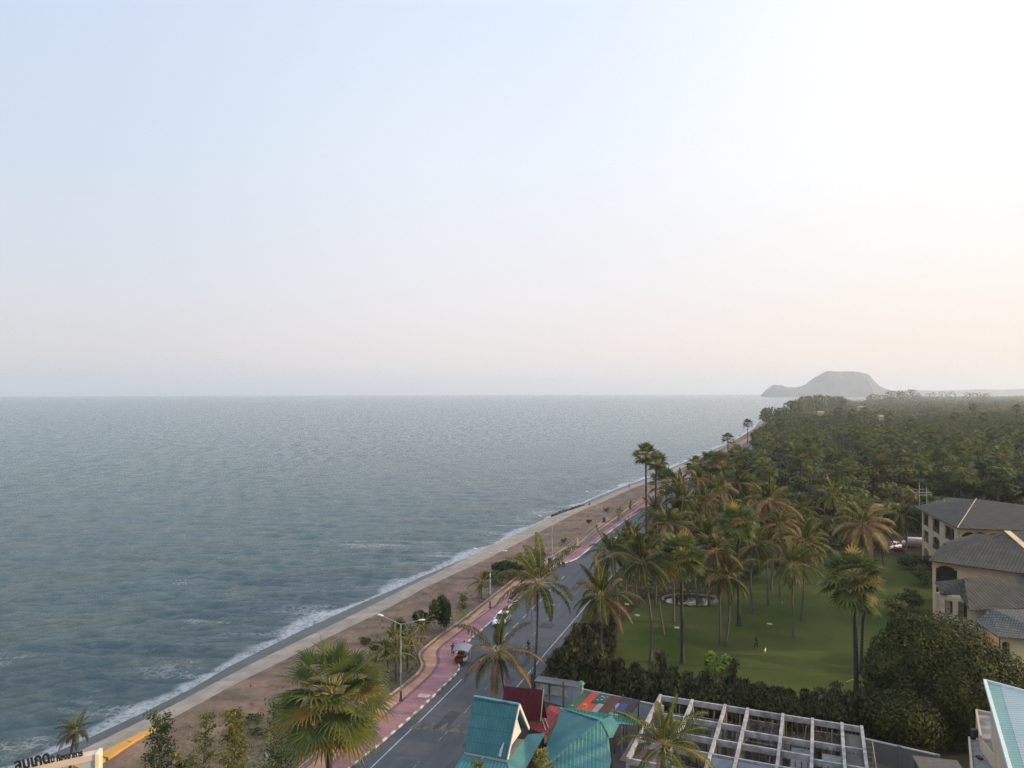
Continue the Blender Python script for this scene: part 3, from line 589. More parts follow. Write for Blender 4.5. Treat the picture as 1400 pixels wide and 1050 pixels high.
def coco_crown(n, dry, L=4.2, nl=36, two=True, wind=(0,0,0), w=0.085):
    mb=MB(); wv=Vector(wind)
    for i in range(n):
        u=(i+.5)/n; el=R(82)-R(118)*u**1.1+rng.normal(0,.17); az=i*2.39996+rng.normal(0,.45)
        p=rng.random(); m=0
        if u>0.55 and p<dry*1.3: m=1
        elif p<dry*0.55: m=1
        elif p<dry*0.9+0.15: m=3
        frond(mb, Vector((math.cos(az)*.15,math.sin(az)*.15,0.1-0.25*u)), az, el, L*rng.uniform(.66,1.1)*(0.88+0.2*math.sin(u*3.1)), 0.60+0.65*u+rng.uniform(0,.45), nl, m, wv, w, two)
    for i in range(int(2+dry*6)):                   # hanging dead fronds
        az=rng.uniform(0,6.28); frond(mb, Vector((math.cos(az)*.2,math.sin(az)*.2,-.3)), az, R(-62), L*.6, .5, nl//2, 1, wv*0, w, two)
    for i in range(7):
        a=rng.uniform(0,6.28); mb.lathe([(0.001,-.13),(.11,-.07),(.13,0),(.1,.08),(.001,.13)],6,(math.cos(a)*.28,math.sin(a)*.28,-.35-rng.uniform(0,.25)),4)
    return mb.build('crown',[M['coco'],M['coco_dry'],M['petiole'],M['coco_mid'],M['yshrub']])
HOLD=[]
def take(o): HOLD.append(o); return o.data
CR={'giant':take(fan_crown(46,24,1.65,1.85,True,0.26,6,-0.95)),
    'fanA':take(fan_crown(54,15,1.45,1.5,False,0.08,3,-.85)), 'fanB':take(fan_crown(48,14,1.4,1.5,False,0.06,2,-.8)), 'fanC':take(fan_crown(30,10,1.45,1.5,False,0.03,0,-.7)),
    'fanF':take(fan_crown(46,8,1.25,1.55,False,0.01,0,-.98)), 'fanD':take(fan_crown(20,9,1.8,1.4,False,0.10,2)),
    'cocoG':take(coco_crown(30,0.08,wind=(-.25,.1,0))), 'cocoM':take(coco_crown(30,0.20,wind=(-.2,.0,.05))), 'cocoD':take(coco_crown(30,0.45,wind=(-.15,0,.1))), 'cocoN':take(coco_crown(20,0.15,4.2,30,wind=(-.35,.15,.1),w=.095)),
    'cocoB':take(coco_crown(17,0.55,4.2,30,wind=(-.3,.2,0),w=.095)), 'young':take(coco_crown(17,0.06,2.0,20,False,(-.2,0,.1),.10))}
PR={'giant':3.3,'fanA':2.95,'fanB':2.9,'fanC':2.95,'fanD':2.95,'fanF':2.75,'cocoG':4.0,'cocoM':4.0,'cocoD':4.0,'cocoN':4.0,'cocoB':4.0,'young':1.9}
for o in HOLD: bpy.data.objects.remove(o)
def child(name, data, parent, loc=(0,0,0), rz=0.0, scale=(1,1,1)):
    o=bpy.data.objects.new(name,data); col.objects.link(o); o.parent=parent; o.location=loc; o.rotation_euler=(0,0,rz); o.scale=scale; return o
def palm(kind, crown, base, rpx, label, group, bend=0.0, tr=0.16, name=None, rz=None, z0=0.0, tilt=0.0):
    fan=kind.startswith('fan') or kind=='giant'
    b=P(*base,z0) if len(base)==2 else Vector(base); c=PY(crown[0],crown[1],b.y+bend); h=c-b
    root=empty(name or ('sugar_palm' if fan else 'coconut_palm'),b,0,label,'palm tree',group)
    ba=rng.uniform(0,6.28); bb=0 if fan else rng.uniform(.15,.75)
    pts=[Vector((0,0,-.1))]+[Vector((h.x*(t**1.6)+bb*math.cos(ba)*math.sin(math.pi*t),h.y*(t**1.6)+bb*math.sin(ba)*math.sin(math.pi*t),h.z*t)) for t in (.15,.35,.55,.75,.9,1)]
    mb=MB(); r=[tr*1.7]+[tr*(1.25-.45*t) for t in (.15,.35,.55,.75,.9,1)]
    if fan and kind!='giant': r=[x*1.05 for x in r]
    mb.tube(pts,r,8,0); mb.build('trunk',M['trunkdark'] if fan else M['trunk'],root)
    FF=kind=='fanF'
    s=rpx*c.y/F/PR[kind]*(1.15 if kind.startswith('coco') else 1.0)
    o=child('crown',CR[kind],root,h,rng.uniform(0,6.28) if rz is None else rz,(s,s,s))
    if tilt: o.rotation_euler=(0,tilt,o.rotation_euler[2])
    return root
# --- palms one can point at
palm('giant',(455,950),(436,0,0) if False else (PY(440,1040,41.2).x,41.2,0.0),85,'huge fan palm seen close up, yellow lit leaf tips, overlapping the sandy verge and path','fan palms along the promenade',0,0.20,rz=0.7)
G='coconut palms around the lawn and road'; S='sugar palms around the lawn and road'
palm('cocoB',(682,892),(694,972),54,'coconut palm with wide drooping half brown fronds just behind the maroon roof',G,0,0.13)
palm('cocoN',(735,797),(729,938),58,'tall slim coconut palm at the road edge beyond the maroon roof, crown over the lay-by',G,0,0.13)
palm('cocoM',(822,815),(824,948),46,'coconut palm with one rust brown hanging frond rising from the hedge beside the road bend',G,0,0.14)
palm('cocoG',(838,758),(846,842),36,'dark green coconut palm between the road and the round pale lawn lid',G,0,0.14)
palm('cocoM',(877,768),(889,905),44,'coconut palm with hanging brown fronds and a pale leaning trunk on the lawn edge',G,0,0.15)
palm('fanA',(931,757),(933,906),40,'dense round fan palm in front of the curved pond wall',S,0,0.20)
palm('fanA',(1167,786),(1171,960),49,'big round fan palm in front of the large dark tree, lit yellow stalks',S,0,0.24)
palm('fanB',(1182,822),(1178,921),27,'brownish fan palm mostly hidden behind the big round fan palm',S,0,0.20)
palm('cocoM',(994,788),(991,883),40,'coconut palm with a paired trunk and brown skirt beside the pond',G,0,0.15)
palm('cocoD',(978,752),(984,880),32,'leaning coconut palm with bright dry upright fronds behind the paired trunk palm',G,0,0.13)
palm('cocoG',(1085,772),(1085,872),38,'dark coconut palm with spreading fronds standing alone in mid lawn',G,0,0.14)
palm('cocoM',(1101,742),(1095,849),36,'coconut palm with one arched golden frond just behind the mid lawn palm',G,0,0.14)
palm('cocoD',(1179,716),(1183,797),44,'coconut palm of shaggy golden fronds near the parked white car',G,0,0.15)
palm('cocoG',(1234,706),(1236,757),24,'small grey green coconut palm beside the cream apartment corner',G,0,0.16)
palm('cocoM',(1138,678),(1142,745),26,'pale weeping coconut palm at the foot of the dark woods',G,0,0.14)
palm('cocoD',(1050,684),(1054,806),38,'tallest dry golden coconut palm with plume like fronds before the woods',G,0,0.16)
palm('cocoD',(1066,716),(1066,815),30,'shaggy brown coconut palm under the tall golden plume palm',G,0,0.15)
palm('cocoG',(934,683),(938,792),33,'green coconut palm leaning out over the road beyond the dense fan palm',G,0,0.15)
palm('cocoD',(914,716),(921,850),31,'coconut palm with upright tan plumes behind the dense fan palm',G,0,0.14)
palm('cocoD',(964,688),(967,782),29,'tan coconut palm between the road and the yellow stalked fan palm',G,0,0.14)
palm('fanA',(1008,712),(1010,855),33,'fan palm with bright yellow stalks radiating above the pond palms',S,0,0.2)
palm('cocoG',(1032,746),(1030,838),31,'shadowy green coconut palm between the yellow stalked fan palm and the mid lawn',G,0,0.14)
palm('cocoM',(866,735),(871,829),26,'small coconut palm with reddish orange dry frond by the road edge',G,0,0.13)
palm('fanC',(910,660),(912,712),27,'squat fan palm with pinkish dead leaves hanging beside the road lamp',S,0,0.2)
palm('cocoG',(1010,660),(1012,735),24,'mid green coconut palm beside the red banded mast',G,0,0.14)
palm('cocoM',(985,668),(988,752),22,'thin leaved coconut palm in front of the paired road palms',G,0,0.14)
palm('fanB',(883,621),(884,772),21,'tallest round fan palm standing at the road edge against the sea',S,0,0.2)
palm('fanB',(898,631),(895,752),18,'slightly lower twin of the tall round fan palm at the road edge',S,0,0.2)
palm('fanB',(971,632),(973,706),20,'dark fan palm, seaward one of the pair where the road disappears',S,0,0.2)
palm('fanB',(985,633),(985,712),22,'dark fan palm, inland one of the pair where the road disappears',S,0,0.2)
palm('fanC',(995,600),(996,655),11,'small fan palm poking up behind the pair where the road disappears',S,0,0.2)
palm('fanC',(1022,579),(1022,606),8.5,'lone lollipop fan palm against the far beach',S,0,0.22)
palm('fanC',(1043,571),(1044,594),7.5,'fan palm where the beach meets the woods, first of the far group',S,0,0.22)
palm('fanC',(1050,574),(1051,596),6.5,'fan palm tucked behind the first of the far group by the beach',S,0,0.22)
palm('fanB',(1095,624),(1095,702),19,'fan palm with a long pale trunk standing clear of the dark woods',S,0,0.18)
palm('fanC',(1107,640),(1108,710),15,'fan palm close behind the long trunk palm in the woods',S,0,0.18)
palm('cocoN',(908,1018),(902,1256),62,'coconut palm with golden tips in front of the roofless concrete building',G,0,0.16)
palm('cocoN',(103,1000),(98,1085),24,'small windblown coconut palm behind the cream sign arch','young palms on the sandy verge',0,0.12)
WP='fan palms rising above the woods'
for cx,cy,bh,r in ((1081,552,590,6.5),(1146,561,590,7),(1165,565,600,7.5),(1182,561,590,6.5),(1138,616,668,12),(1120,600,640,8),(1066,577,620,8),(1112,573,610,8),(1172,590,640,9),(1203,612,680,11),(1245,578,618,9),(1275,585,625,9),(1305,568,600,7),(1345,570,605,8),(1390,558,590,7),(1238,628,700,14),(1290,616,680,12),(1330,600,650,9),(1376,612,672,11),(1075,605,660,9),(1158,640,700,14),(1020,620,690,11),(1355,590,640,8),(1398,596,650,9),(1216,570,606,7.5),(1330,556,584,6),(1052,640,715,13)):
    palm('fanF',(cx,cy),(cx,bh+rng.uniform(-3,3)),r,'fan palm raising its round head above the dense woods',WP,0,0.2)

for k,(cx,cy,bx,by,kd,r) in enumerate(((852,742,856,815,'cocoG',24),(893,742,896,830,'cocoG',26),(905,775,908,868,'cocoM',26),(950,724,953,822,'cocoD',28),(968,735,970,826,'cocoM',28),(990,706,992,800,'cocoD',26),(1022,700,1024,790,'cocoD',26),(1048,742,1050,828,'cocoD',27),(1085,716,1088,800,'cocoG',25),(1205,728,1208,778,'cocoM',22),(895,700,898,790,'cocoM',24),(925,700,928,790,'cocoG',24),(1100,696,1103,770,'cocoM',22),(1165,696,1168,770,'cocoG',22),(955,655,958,735,'cocoD',20),(930,662,934,740,'cocoM',20))):
    palm(kd,(cx,cy),(bx,by),r,'coconut palm crowded among others in the grove between the road and the lawn','coconut palms crowded in the grove',0,0.13)
# --- broad-leaved trees
def cards(C, Nn_, size, asp=0.6, jit=0.32):
    n=len(C); nr=Nn_+rng.normal(size=(n,3))*jit; nr/=np.linalg.norm(nr,axis=1)[:,None]; a=rng.normal(size=(n,3)); a-=nr*(a*nr).sum(1)[:,None]; a/=np.linalg.norm(a,axis=1)[:,None]; b=np.cross(nr,a)
    s=(size*rng.uniform(.6,1.3,n))[:,None]; bend=nr*s*0.25
    return np.stack([C-a*s, C-b*s*asp+bend*.4, C+a*s, C+b*s*asp-bend*.4],1).reshape(-1,3)
def crown_points(n, R0, H, nl=9, flat=0.7, seed=None, shell=0.55):
    cs=[]; 
    for i in range(nl):
        a=rng.uniform(0,6.28); u=math.sqrt(rng.random())*0.62*R0; cs.append((math.cos(a)*u,math.sin(a)*u,H*rng.uniform(-.22,.28)*(1.1-u/R0),R0*rng.uniform(.34,.55)))
    cs=np.array(cs); k=rng.choice(nl,n,p=cs[:,3]**2/(cs[:,3]**2).sum()); d=rng.normal(size=(n,3)); d/=np.linalg.norm(d,axis=1)[:,None]; d[:,2]=np.where(rng.random(n)<.7,np.abs(d[:,2]),d[:,2])
    # leaves gather into sprays
    q=rng.normal(size=(60,3)); q/=np.linalg.norm(q,axis=1)[:,None]; pull=rng.random(n)<.65; idx=rng.integers(0,60,n); d2=d+q[idx]*0.8; d2/=np.linalg.norm(d2,axis=1)[:,None]; dd=np.where(pull[:,None],d2,d)
    r=cs[k,3]*(shell+(1-shell)*rng.random(n)**.5)*rng.uniform(.9,1.12,n); C=cs[k,:3]+dd*r[:,None]*np.array([1,1,flat]); return C,dd
def broad_crown(n,R0,H,size,m,nl=9,flat=.75,shell=.5):
    C,d=crown_points(n,R0,H,nl,flat,shell=shell); mb=MB(); mb.addq(cards(C,d,size),4,0); o=mb.build('crown',m); me=o.data; bpy.data.objects.remove(o); return me
def trunk_mesh(h,r,spread,mat_=None,nb=5):
    mb=MB(); top=Vector((0,0,h*.55)); mb.tube([(0,0,-.1),(0.05,0,h*.25),top],[r*1.4,r,r*.8],7,0)
    for i in range(nb):
        a=i*6.283/nb+rng.uniform(-.4,.4); mb.tube([top,top+Vector((math.cos(a)*spread*.35,math.sin(a)*spread*.35,h*.2)),top+Vector((math.cos(a)*spread*.7,math.sin(a)*spread*.7,h*.36))],[r*.6,r*.35,r*.1],5,0)
    o=mb.build('trunk',mat_ or M['bark']); me=o.data; bpy.data.objects.remove(o); return me
BT=[]
for i,(n,R0,H,sz,mm,nl,fl) in enumerate(((1900,3.6,5,.30,'leafA',9,.75),(1900,3.9,4.5,.30,'leafB',11,.65),(1700,3.2,6,.30,'leafA',8,1.0),(1700,3.3,5,.28,'leafC',10,.85),(1500,2.9,5.5,.28,'leafB',7,1.05))):
    BT.append((broad_crown(int(n*1.25),R0,H,sz,M[mm],nl,fl),R0,H))
TM=trunk_mesh(7.5,.22,2.6); TM2=trunk_mesh(8.5,.18,2.0)
def tree(loc,k,s,sz,label,group,name='tree'):
    me,R0,H=BT[k]; root=empty(name,loc,rng.uniform(0,6.28),label,'tree',group); h=9.6*sz; cz=s*(.95 if k in (0,3) else 1.15 if k==1 else .8)
    child('trunk',TM if k%2 else TM2,root,(0,0,0),0,(s,s,h/9.5)); child('crown',me,root,(0,0,max(2.4,h-2.5*cz)),rng.uniform(0,6.28),(s,s,cz)); return root
# inland edge of the road as a limit for the woods
RR=np.array([[p.x,p.y] for p in offs(road_right,2.5)]+[[p.x+14,p.y] for p in W([(1060,568),(1100,558),(1150,551.5),(1200,547.5),(1228,543)])])
LW=np.array([[p.x,p.y] for p in lawn])
def inpoly(x,y,pg):
    c=False; n=len(pg); j=n-1
    for i in range(n):
        if ((pg[i][1]>y)!=(pg[j][1]>y)) and (x<(pg[j][0]-pg[i][0])*(y-pg[i][1])/(pg[j][1]-pg[i][1])+pg[i][0]): c=not c
        j=i
    return c
cand=[]
def okspot(x,y):
    d=seg_dist(np.array([[x,y]]),RR)[0]
    if d>-4: return False
    if inpoly(x,y,LW): return False
    px=700+x*F/y
    if px>1760 or (px>1440 and y<150) or (1185<px<1300 and y<180): return False
    if y<160 or (px>1235 and y<168): return False
    return True
y=158.0; row=0
def hfield(x,y): return 1+.30*math.sin(x/19.0+1.3)*math.sin(y/27.0)+.18*math.sin(x/47.0+y/39.0)
while y<700:
    st=8.8+ (y-158)*0.008; xr=0.80*y; x=0.22*y+rng.uniform(0,st); xr=1.05*y
    while x<xr:
        X=x+rng.normal(0,1.1); Y=y+rng.normal(0,1.1)
        if okspot(X,Y) and (Y<190 or hfield(X,Y)>.72): cand.append((Y,X))
        x+=st
    y+=st*0.95
cand.sort(); inv=[c_ for c_ in cand if 700+c_[1]*F/c_[0]<1430]; near=inv[:285]; ns=set(near); rest=[c_ for c_ in cand if c_ not in ns]
for Y,X in near:
    if rng.random()<(.08 if Y<215 else .34):
        px=700+X*F/Y; h=rng.uniform(11.5,16.5); q=CM.inverted()@Vector((X,Y,h)); palm('fanF',(700+q.x/-q.z*F,525-q.y/-q.z*F),(X,Y,0),rng.uniform(3.2,4.2)*F/Y,'fan palm raising its round head above the dense woods',WP,0,0.2); continue
    k=int(rng.choice(5,p=[.28,.22,.18,.18,.14])); px=700+X*F/Y
    hz=min(1.6,rng.uniform(.75,1.25)*(0.85 if Y<185 else hfield(X,Y)))
    tree((X,Y,0),k,rng.uniform(1.2,2.0),hz,'leafy tree packed into the dense dark woods beyond the lawn','trees of the dense woods')
# the woods further off: one mass
mb=MB(); far_c=[]
for Y,X in rest: far_c.append((X,Y,rng.uniform(2.7,3.5),rng.uniform(12,16)*hfield(X,Y)**.6,-210,.42) if rng.random()<.48 else (X,Y,rng.uniform(4.4,8.2),rng.uniform(7.5,12.5)*hfield(X,Y),460,.46))
y=700.0
while y<5200:
    st=8+(y-700)*0.016; x=0.30*y
    while x<0.86*y:
        X=x+rng.normal(0,st*.3); Y=y+rng.normal(0,st*.3)
        if seg_dist(np.array([[X,Y]]),RR)[0]<-8: far_c.append((X,Y,rng.uniform(.55,.85)*st*0.9,rng.uniform(8,13)+(2 if rng.random()<.1 else 0),int(max(26,130-(y-700)*.06)),.55*st/8+0.1))
        x+=st
    y+=st*1.15
for X,Y,r0,h,n,sz in far_c:
    if n<0:
        n=-n; d=rng.normal(size=(n,3)); d/=np.linalg.norm(d,axis=1)[:,None]; C=np.stack([X+d[:,0]*r0,Y+d[:,1]*r0,h-r0+d[:,2]*r0*.9],1); tip=d+np.array([0,0,-.5]); a=d; b=np.cross(d,rng.normal(size=(n,3))); b/=np.linalg.norm(b,axis=1)[:,None]; s_=rng.uniform(.5,.8,n)[:,None]; mb.addq(np.stack([C-a*s_*.9,C-b*s_*.45,C+(a+np.array([0,0,-.3]))*s_*.6,C+b*s_*.45],1).reshape(-1,3),4,1); mb.tube([(X,Y,0),(X,Y,h-r0)],.18,4,2,False); continue
    d=rng.normal(size=(n,3)); d/=np.linalg.norm(d,axis=1)[:,None]; d[:,2]=np.abs(d[:,2])*1.0-.25; bump=1+.28*np.sin(d[:,0]*5+X)*np.sin(d[:,1]*5+Y); C=np.stack([X+d[:,0]*r0*bump,Y+d[:,1]*r0*bump,h-r0*.8+d[:,2]*r0*.85*bump],1)
    mb.addq(cards(C,d,sz*1.15,.7,.7),4,0)
# casuarinas and taller clumps near the point
for cx,Yc,top,wpx,cnt in ((1124,1250,541.5,30,26),(1100,1050,546,16,10),(1060,760,558,18,10),(1150,1400,545,10,8),(1198,1900,540,20,8),(1238,2300,532.5,12,6),(1222,2200,535,12,6),(1300,2600,537,60,14),(1085,900,550,10,6)):
    for i in range(cnt):
        px=cx+rng.uniform(-1,1)*wpx; tp=PY(px,top+abs(rng.normal(0,1.2))+abs(px-cx)/wpx*2.5,Yc+rng.uniform(-30,30)); r0=rng.uniform(.7,1)*Yc*0.0062; n=110
        d=rng.normal(size=(n,3)); d/=np.linalg.norm(d,axis=1)[:,None]; hh=max(6,tp.z); C=np.stack([tp.x+d[:,0]*r0,tp.y+d[:,1]*r0,tp.z-r0*1.1+d[:,2]*r0*1.5],1); mb.addq(cards(C,d,.9+Yc*.0006,.6,.7),4,0)
o=mb.build('distant_woods',[M['forest'],M['palmhead'],M['trunkdark']]); tag(o,'hazy mass of distant woodland stretching to the horizon along the coast',None,None,'stuff')
# low undergrowth inside the woods and at their edge
mb=MB(); n=14000; X=rng.uniform(12,200,n); Y=rng.uniform(104,330,n); keep=[]
for x_,y_ in zip(X,Y):
    px=700+x_*F/y_
    if px<1500 and (okspot(x_,y_) or (y_>108 and y_<170 and px<1080 and not inpoly(x_,y_,LW) and seg_dist(np.array([[x_,y_]]),RR)[0]<-1.0)): keep.append((x_,y_))
for x_,y_ in keep[:7000]:
    n=9; hq=rng.uniform(1.2,4.2) if y_<170 else 2.6; C=np.stack([x_+rng.normal(0,.7,n),y_+rng.normal(0,.7,n),rng.uniform(.1,hq,n)],1); d=rng.normal(size=(n,3)); d[:,2]+=1; mb.addq(cards(C,d,.34,.6,.6),4,0)
o=mb.build('undergrowth',M['leafA']); tag(o,'dark low undergrowth on the woodland floor and along the road edge',None,None,'stuff')

# --- columnar trees forming the screen between the yards and the lawn
def column_mesh(h,r,n):
    z=rng.random(n)**.85*h; rr=r*(0.45+0.55*np.sin(np.clip((z/h)*2.3+.5,0,math.pi)))*rng.uniform(.35,1.35,n)*(1+.3*np.sin(z*2.3)); a=rng.uniform(0,6.28,n); C=np.stack([np.cos(a)*rr,np.sin(a)*rr,z+.2],1); d=np.stack([np.cos(a),np.sin(a),np.full(n,.15)],1)
    nr=d+rng.normal(size=(n,3))*.35; nr/=np.linalg.norm(nr,axis=1)[:,None]; up=np.tile([0.,0.,-1.],(n,1))+rng.normal(size=(n,3))*.25; up-=nr*(up*nr).sum(1)[:,None]; up/=np.linalg.norm(up,axis=1)[:,None]; b=np.cross(nr,up); s=(.34*rng.uniform(.6,1.3,n))[:,None]
    V=np.stack([C-up*s,C-b*s*.28,C+up*s,C+b*s*.28],1).reshape(-1,3); mb=MB(); mb.addq(V,4,0); o=mb.build('foliage',M['hedge']); me=o.data; bpy.data.objects.remove(o); return me
CM_=[column_mesh(5.6,.72,700),column_mesh(6.4,.60,700),column_mesh(4.8,.85,700)]
mb=MB(); mb.tube([(0,0,-.1),(0,0,3),(0,0,5)],[.08,.05,.02],5,0); o=mb.build('trunk',M['bark']); CT=o.data; bpy.data.objects.remove(o)
def column(x,y,k,s,lab,grp):
    r=empty('columnar_tree',(x,y,0),rng.uniform(0,6.28),lab,'tree',grp); child('trunk',CT,r,(0,0,0),0,(1,1,s)); child('foliage',CM_[k],r,(0,0,0),0,(1.1,1.1,s)); return r
a0=P(752,952,0); a1=P(1290,1030,0)
for row_,(off,cnt) in enumerate(((1.1,31),(2.9,27))):
    for i in range(cnt):
        u=(i+rng.uniform(-.2,.2))/(cnt-1); p=a0.lerp(a1,u)+Vector((.36,.93,0))*off; column(p.x,p.y,int(rng.integers(3)),rng.uniform(.52,.88)*(0.92 if u>.55 else 1),'narrow dark columnar tree in the screen between the walled yards and the lawn','columnar trees screening the lawn')
b0=P(763,925,0); b1=P(792,893,0)
for j in range(4):
    for i in range(4):
        p=P(766+j*14,930-j*1,0).lerp(P(800+j*13,888,0),i/3.2); column(p.x,p.y,int(rng.integers(3)),rng.uniform(.6,.85),'narrow dark columnar tree in the thicket between the road and the lawn','columnar trees between road and lawn')

# --- big dark tree beside the resort, leaf-lit top
def bigtree():
    b=P(1262,1012,0); root=empty('rain_tree',b,0,'very large spreading dark tree hiding the resort ground floor, olive lit top','tree'); mb=MB()
    lobes=[(1292,896,7.0),(1250,905,6.2),(1350,927,5.8),(1228,950,5.0),(1275,940,6.8),(1325,950,6.5),(1240,985,4.6),(1290,995,5.6),(1215,915,3.6),(1392,950,3.8),(1243,862,3.0),(1205,975,3.2),(1350,985,4.6)]
    for lx,ly,rr_ in lobes:
        zz=b.y+rng.uniform(-1.0,3.5)+(2.5 if ly<900 else -1.5 if ly>960 else 0); c=PY(lx,ly,zz)-b; r=rr_*.68
        n=int(5600*(rr_/5)**2); d=rng.normal(size=(n,3)); d/=np.linalg.norm(d,axis=1)[:,None]; q=rng.normal(size=(70,3)); q/=np.linalg.norm(q,axis=1)[:,None]; idx=rng.integers(0,70,n); d=d+q[idx]*1.0; d/=np.linalg.norm(d,axis=1)[:,None]
        C=np.array(c)+d*r*(0.72+.38*rng.random(n))[:,None]*np.array([1,1,.85]); C[:,2]=np.maximum(C[:,2],.6); mb.addq(cards(C,d,.175,.55,.4),4,0)
    mb.build('crown',M['bigtree'],root); mb=MB(); mb.tube([(0,0,-.1),(.2,.1,2),(0,.3,4)],[.6,.45,.4],9,0)
    for lx,ly,rr_ in lobes[:9]:
        c=PY(lx,ly,b.y+1)-b; mb.tube([(0,.3,3.6),(c.x*.5,c.y*.4,3.6+(c.z-3.6)*.6),tuple(c)],[.3,.16,.05],6,0)
    mb.build('trunk',M['bark'],root)
bigtree()
# --- single bright young tree in the screen and assorted shrubs
def clump(name,loc,rx,rz_,n,size,m,label,cat,group=None,zc=.5,stem=True,seedlobes=8):
    n=int(n*1.7); rz_*=1.15; zc*=.8
    root=empty(name,loc,0,label,cat,group); C,d=crown_points(n,rx,rz_*1.6,seedlobes,rz_/rx,shell=.35); C[:,2]+=rz_*zc*2; C[:,2]=np.maximum(C[:,2],.08); mb=MB(); mb.addq(cards(C,d,size),4,0); mb.build('foliage',m,root)
    if stem:
        mb=MB(); mb.tube([(0,0,-.05),(0,0,rz_*zc*1.2),(0.05,0,rz_*zc*2)],[.08,.06,.03],5,0)
        for i in range(4):
            a=rng.uniform(0,6.28); mb.tube([(0,0,rz_*zc*.6),(math.cos(a)*rx*.5,math.sin(a)*rx*.5,rz_*zc*2)],[.04,.015],4,0)
        mb.build('stem',M['bark'],root)
    return root
p=P(985,968,0); clump('young_tree',p,1.75,3.4,1500,.24,M['lime'],'young tree with bright lime green leaves in the dark screen behind the roofless building','tree',None,.62)
SG='shrubs growing on the sandy verge'
for bx,by,rx,rz_,n,sz,mm,lab in ((603,866,1.9,3.1,2000,.20,'shrub','tallest dark green shrub on the verge beside the straight promenade'),
  (578,862,1.8,1.9,1000,.18,'shrub','round dark shrub leaning on the tallest verge shrub'),
  (698,790,3.6,2.0,1700,.22,'shrub','broad grey green bush behind the leaning road palm'),(674,799,2.6,1.5,900,.17,'shrub','low bush at the seaward end of the broad grey green bush'),
  (716,775,2.2,1.6,600,.17,'yshrub','straw coloured bush at the far end of the broad grey green bush'),
  (525,905,2.0,1.8,1100,.15,'shrub','dark bush behind the giant fan palm, nearest the sand'),(548,880,2.0,1.9,1100,.15,'shrub','dark bush behind the first double lamp post'),(634,832,.8,.6,160,.13,'yshrub','small yellowish tuft beside the young palm'),
  (771,742,.8,.7,120,.15,'yshrub','small tuft between the lamp posts near the yellow sign'),(805,716,.9,.8,120,.16,'shrub','small dark tuft beyond the yellow sign'),(829,700,1.2,.9,140,.17,'yshrub','tuft beside the blue bin further along'),(775,758,.7,.5,90,.15,'yshrub','low tuft at the foot of the yellow sign')):
    clump('shrub',P(bx,by,.1),rx,rz_,n,sz,M[mm],lab,'shrub',SG)
# slender saplings at the bottom edge
def sapling(base,top,wpx,n,sz,m,label,group='slender saplings on the sandy verge'):
    n*=3; sz*=1.15; wpx*=1.05
    b=P(*base,.05); t=PY(top[0],top[1],b.y)-b; root=empty('sapling',b,0,label,'young tree',group); mb=MB(); mb.tube([(0,0,-.05),tuple(t*.5+Vector((.05,0,0))),tuple(t)],[.055,.04,.012],5,0)
    h=t.z; w_=wpx*b.y/F/2; C=[];D=[]
    for i in range(26):
        u=.12+.86*i/26; a=i*2.4; L=w_*(.5+.5*math.sin(u*3))*rng.uniform(.5,1.1); s=t*u; e=s+Vector((math.cos(a)*L,math.sin(a)*L,L*.55)); mb.tube([tuple(s),tuple(e)],[.02,.008],4,0)
        for k in range(n//26): q=s.lerp(e,rng.uniform(.3,1.1))+Vector(rng.normal(0,w_*.17,3)); C.append(q); D.append((rng.normal(),rng.normal(),1+rng.normal()))
    mb.build('stem',M['bark'],root); mb=MB(); mb.addq(cards(np.array(C),np.array(D)/2,sz),4,0); mb.build('foliage',m,root); return root
sapling((212,1105),(222,977),44,900,.10,M['shrub'],'bare topped sapling standing before the concrete walk near the arch')
sapling((272,1110),(283,975),30,620,.09,M['yshrub'],'thin sapling with yellow tips, between the bare topped one and the bushier one')
sapling((318,1112),(322,972),40,1000,.10,M['yshrub'],'bushier yellow green sapling beside the small white sign')
sapling((384,1100),(384,960),52,1100,.10,M['shrub'],'leafy sapling tucked against the giant fan palm')
sapling((738,1190),(742,1022),30,620,.10,M['yshrub'],'yellow tipped sapling rising in front of the blue green roofs','saplings before the restaurant')
sapling((650,1180),(655,1040),28,420,.10,M['yshrub'],'low sapling top peeping over the steep blue green roof eave','saplings before the restaurant')
# young palms on the verge
YP='young palms on the sandy verge'
def ypalm(base,top,rpx,m,label,name='young_palm'):
    b=P(*base,.1); c=PY(top[0],top[1],b.y)-b; root=empty(name,b,0,label,'young palm',YP); mb=MB(); mb.tube([(0,0,-.05),(0,0,c.z*.5),(c.x,0,c.z)],[.13,.10,.08],6,0); mb.build('trunk',M['bark'],root)
    s=1.3*rpx*b.y/F/1.9; mb=MB()
    o=child('crown',CR['young'],root,c,rng.uniform(0,6.28),(s,s,s)); return root
for bs,tp,r,lab in (((658,818),(658,795),15,'young palm with upright yellowish fronds standing alone on the sand'),((512,936),(512,908),17,'young palm with reddish trunk nearest the giant fan palm'),((541,931),(543,893),19,'young palm just seaward of the first double lamp post'),((563,902),(562,874),17,'young palm with bright yellow green head beside the path bend'),((557,917),(555,885),15,'thin young palm between the first lamp post and the path bend'),((530,920),(527,888),17,'bright green young palm leaning to the giant fan palm'),((543,907),(541,872),18,'dark young palm at the back of the cluster by the first lamp post'),((576,880),(577,855),15,'young palm between the cluster and the tallest verge shrub'),
  ((633,829),(632,818),8,'tiny palm seedling on the sand beyond the shrubs'),((845,712),(846,699),8,'tiny brown palm seedling near the far lamp post'),((862,697),(862,688),6,'tiny palm seedling beyond the far lamp post')):
    ypalm(bs,tp,r,None,lab)
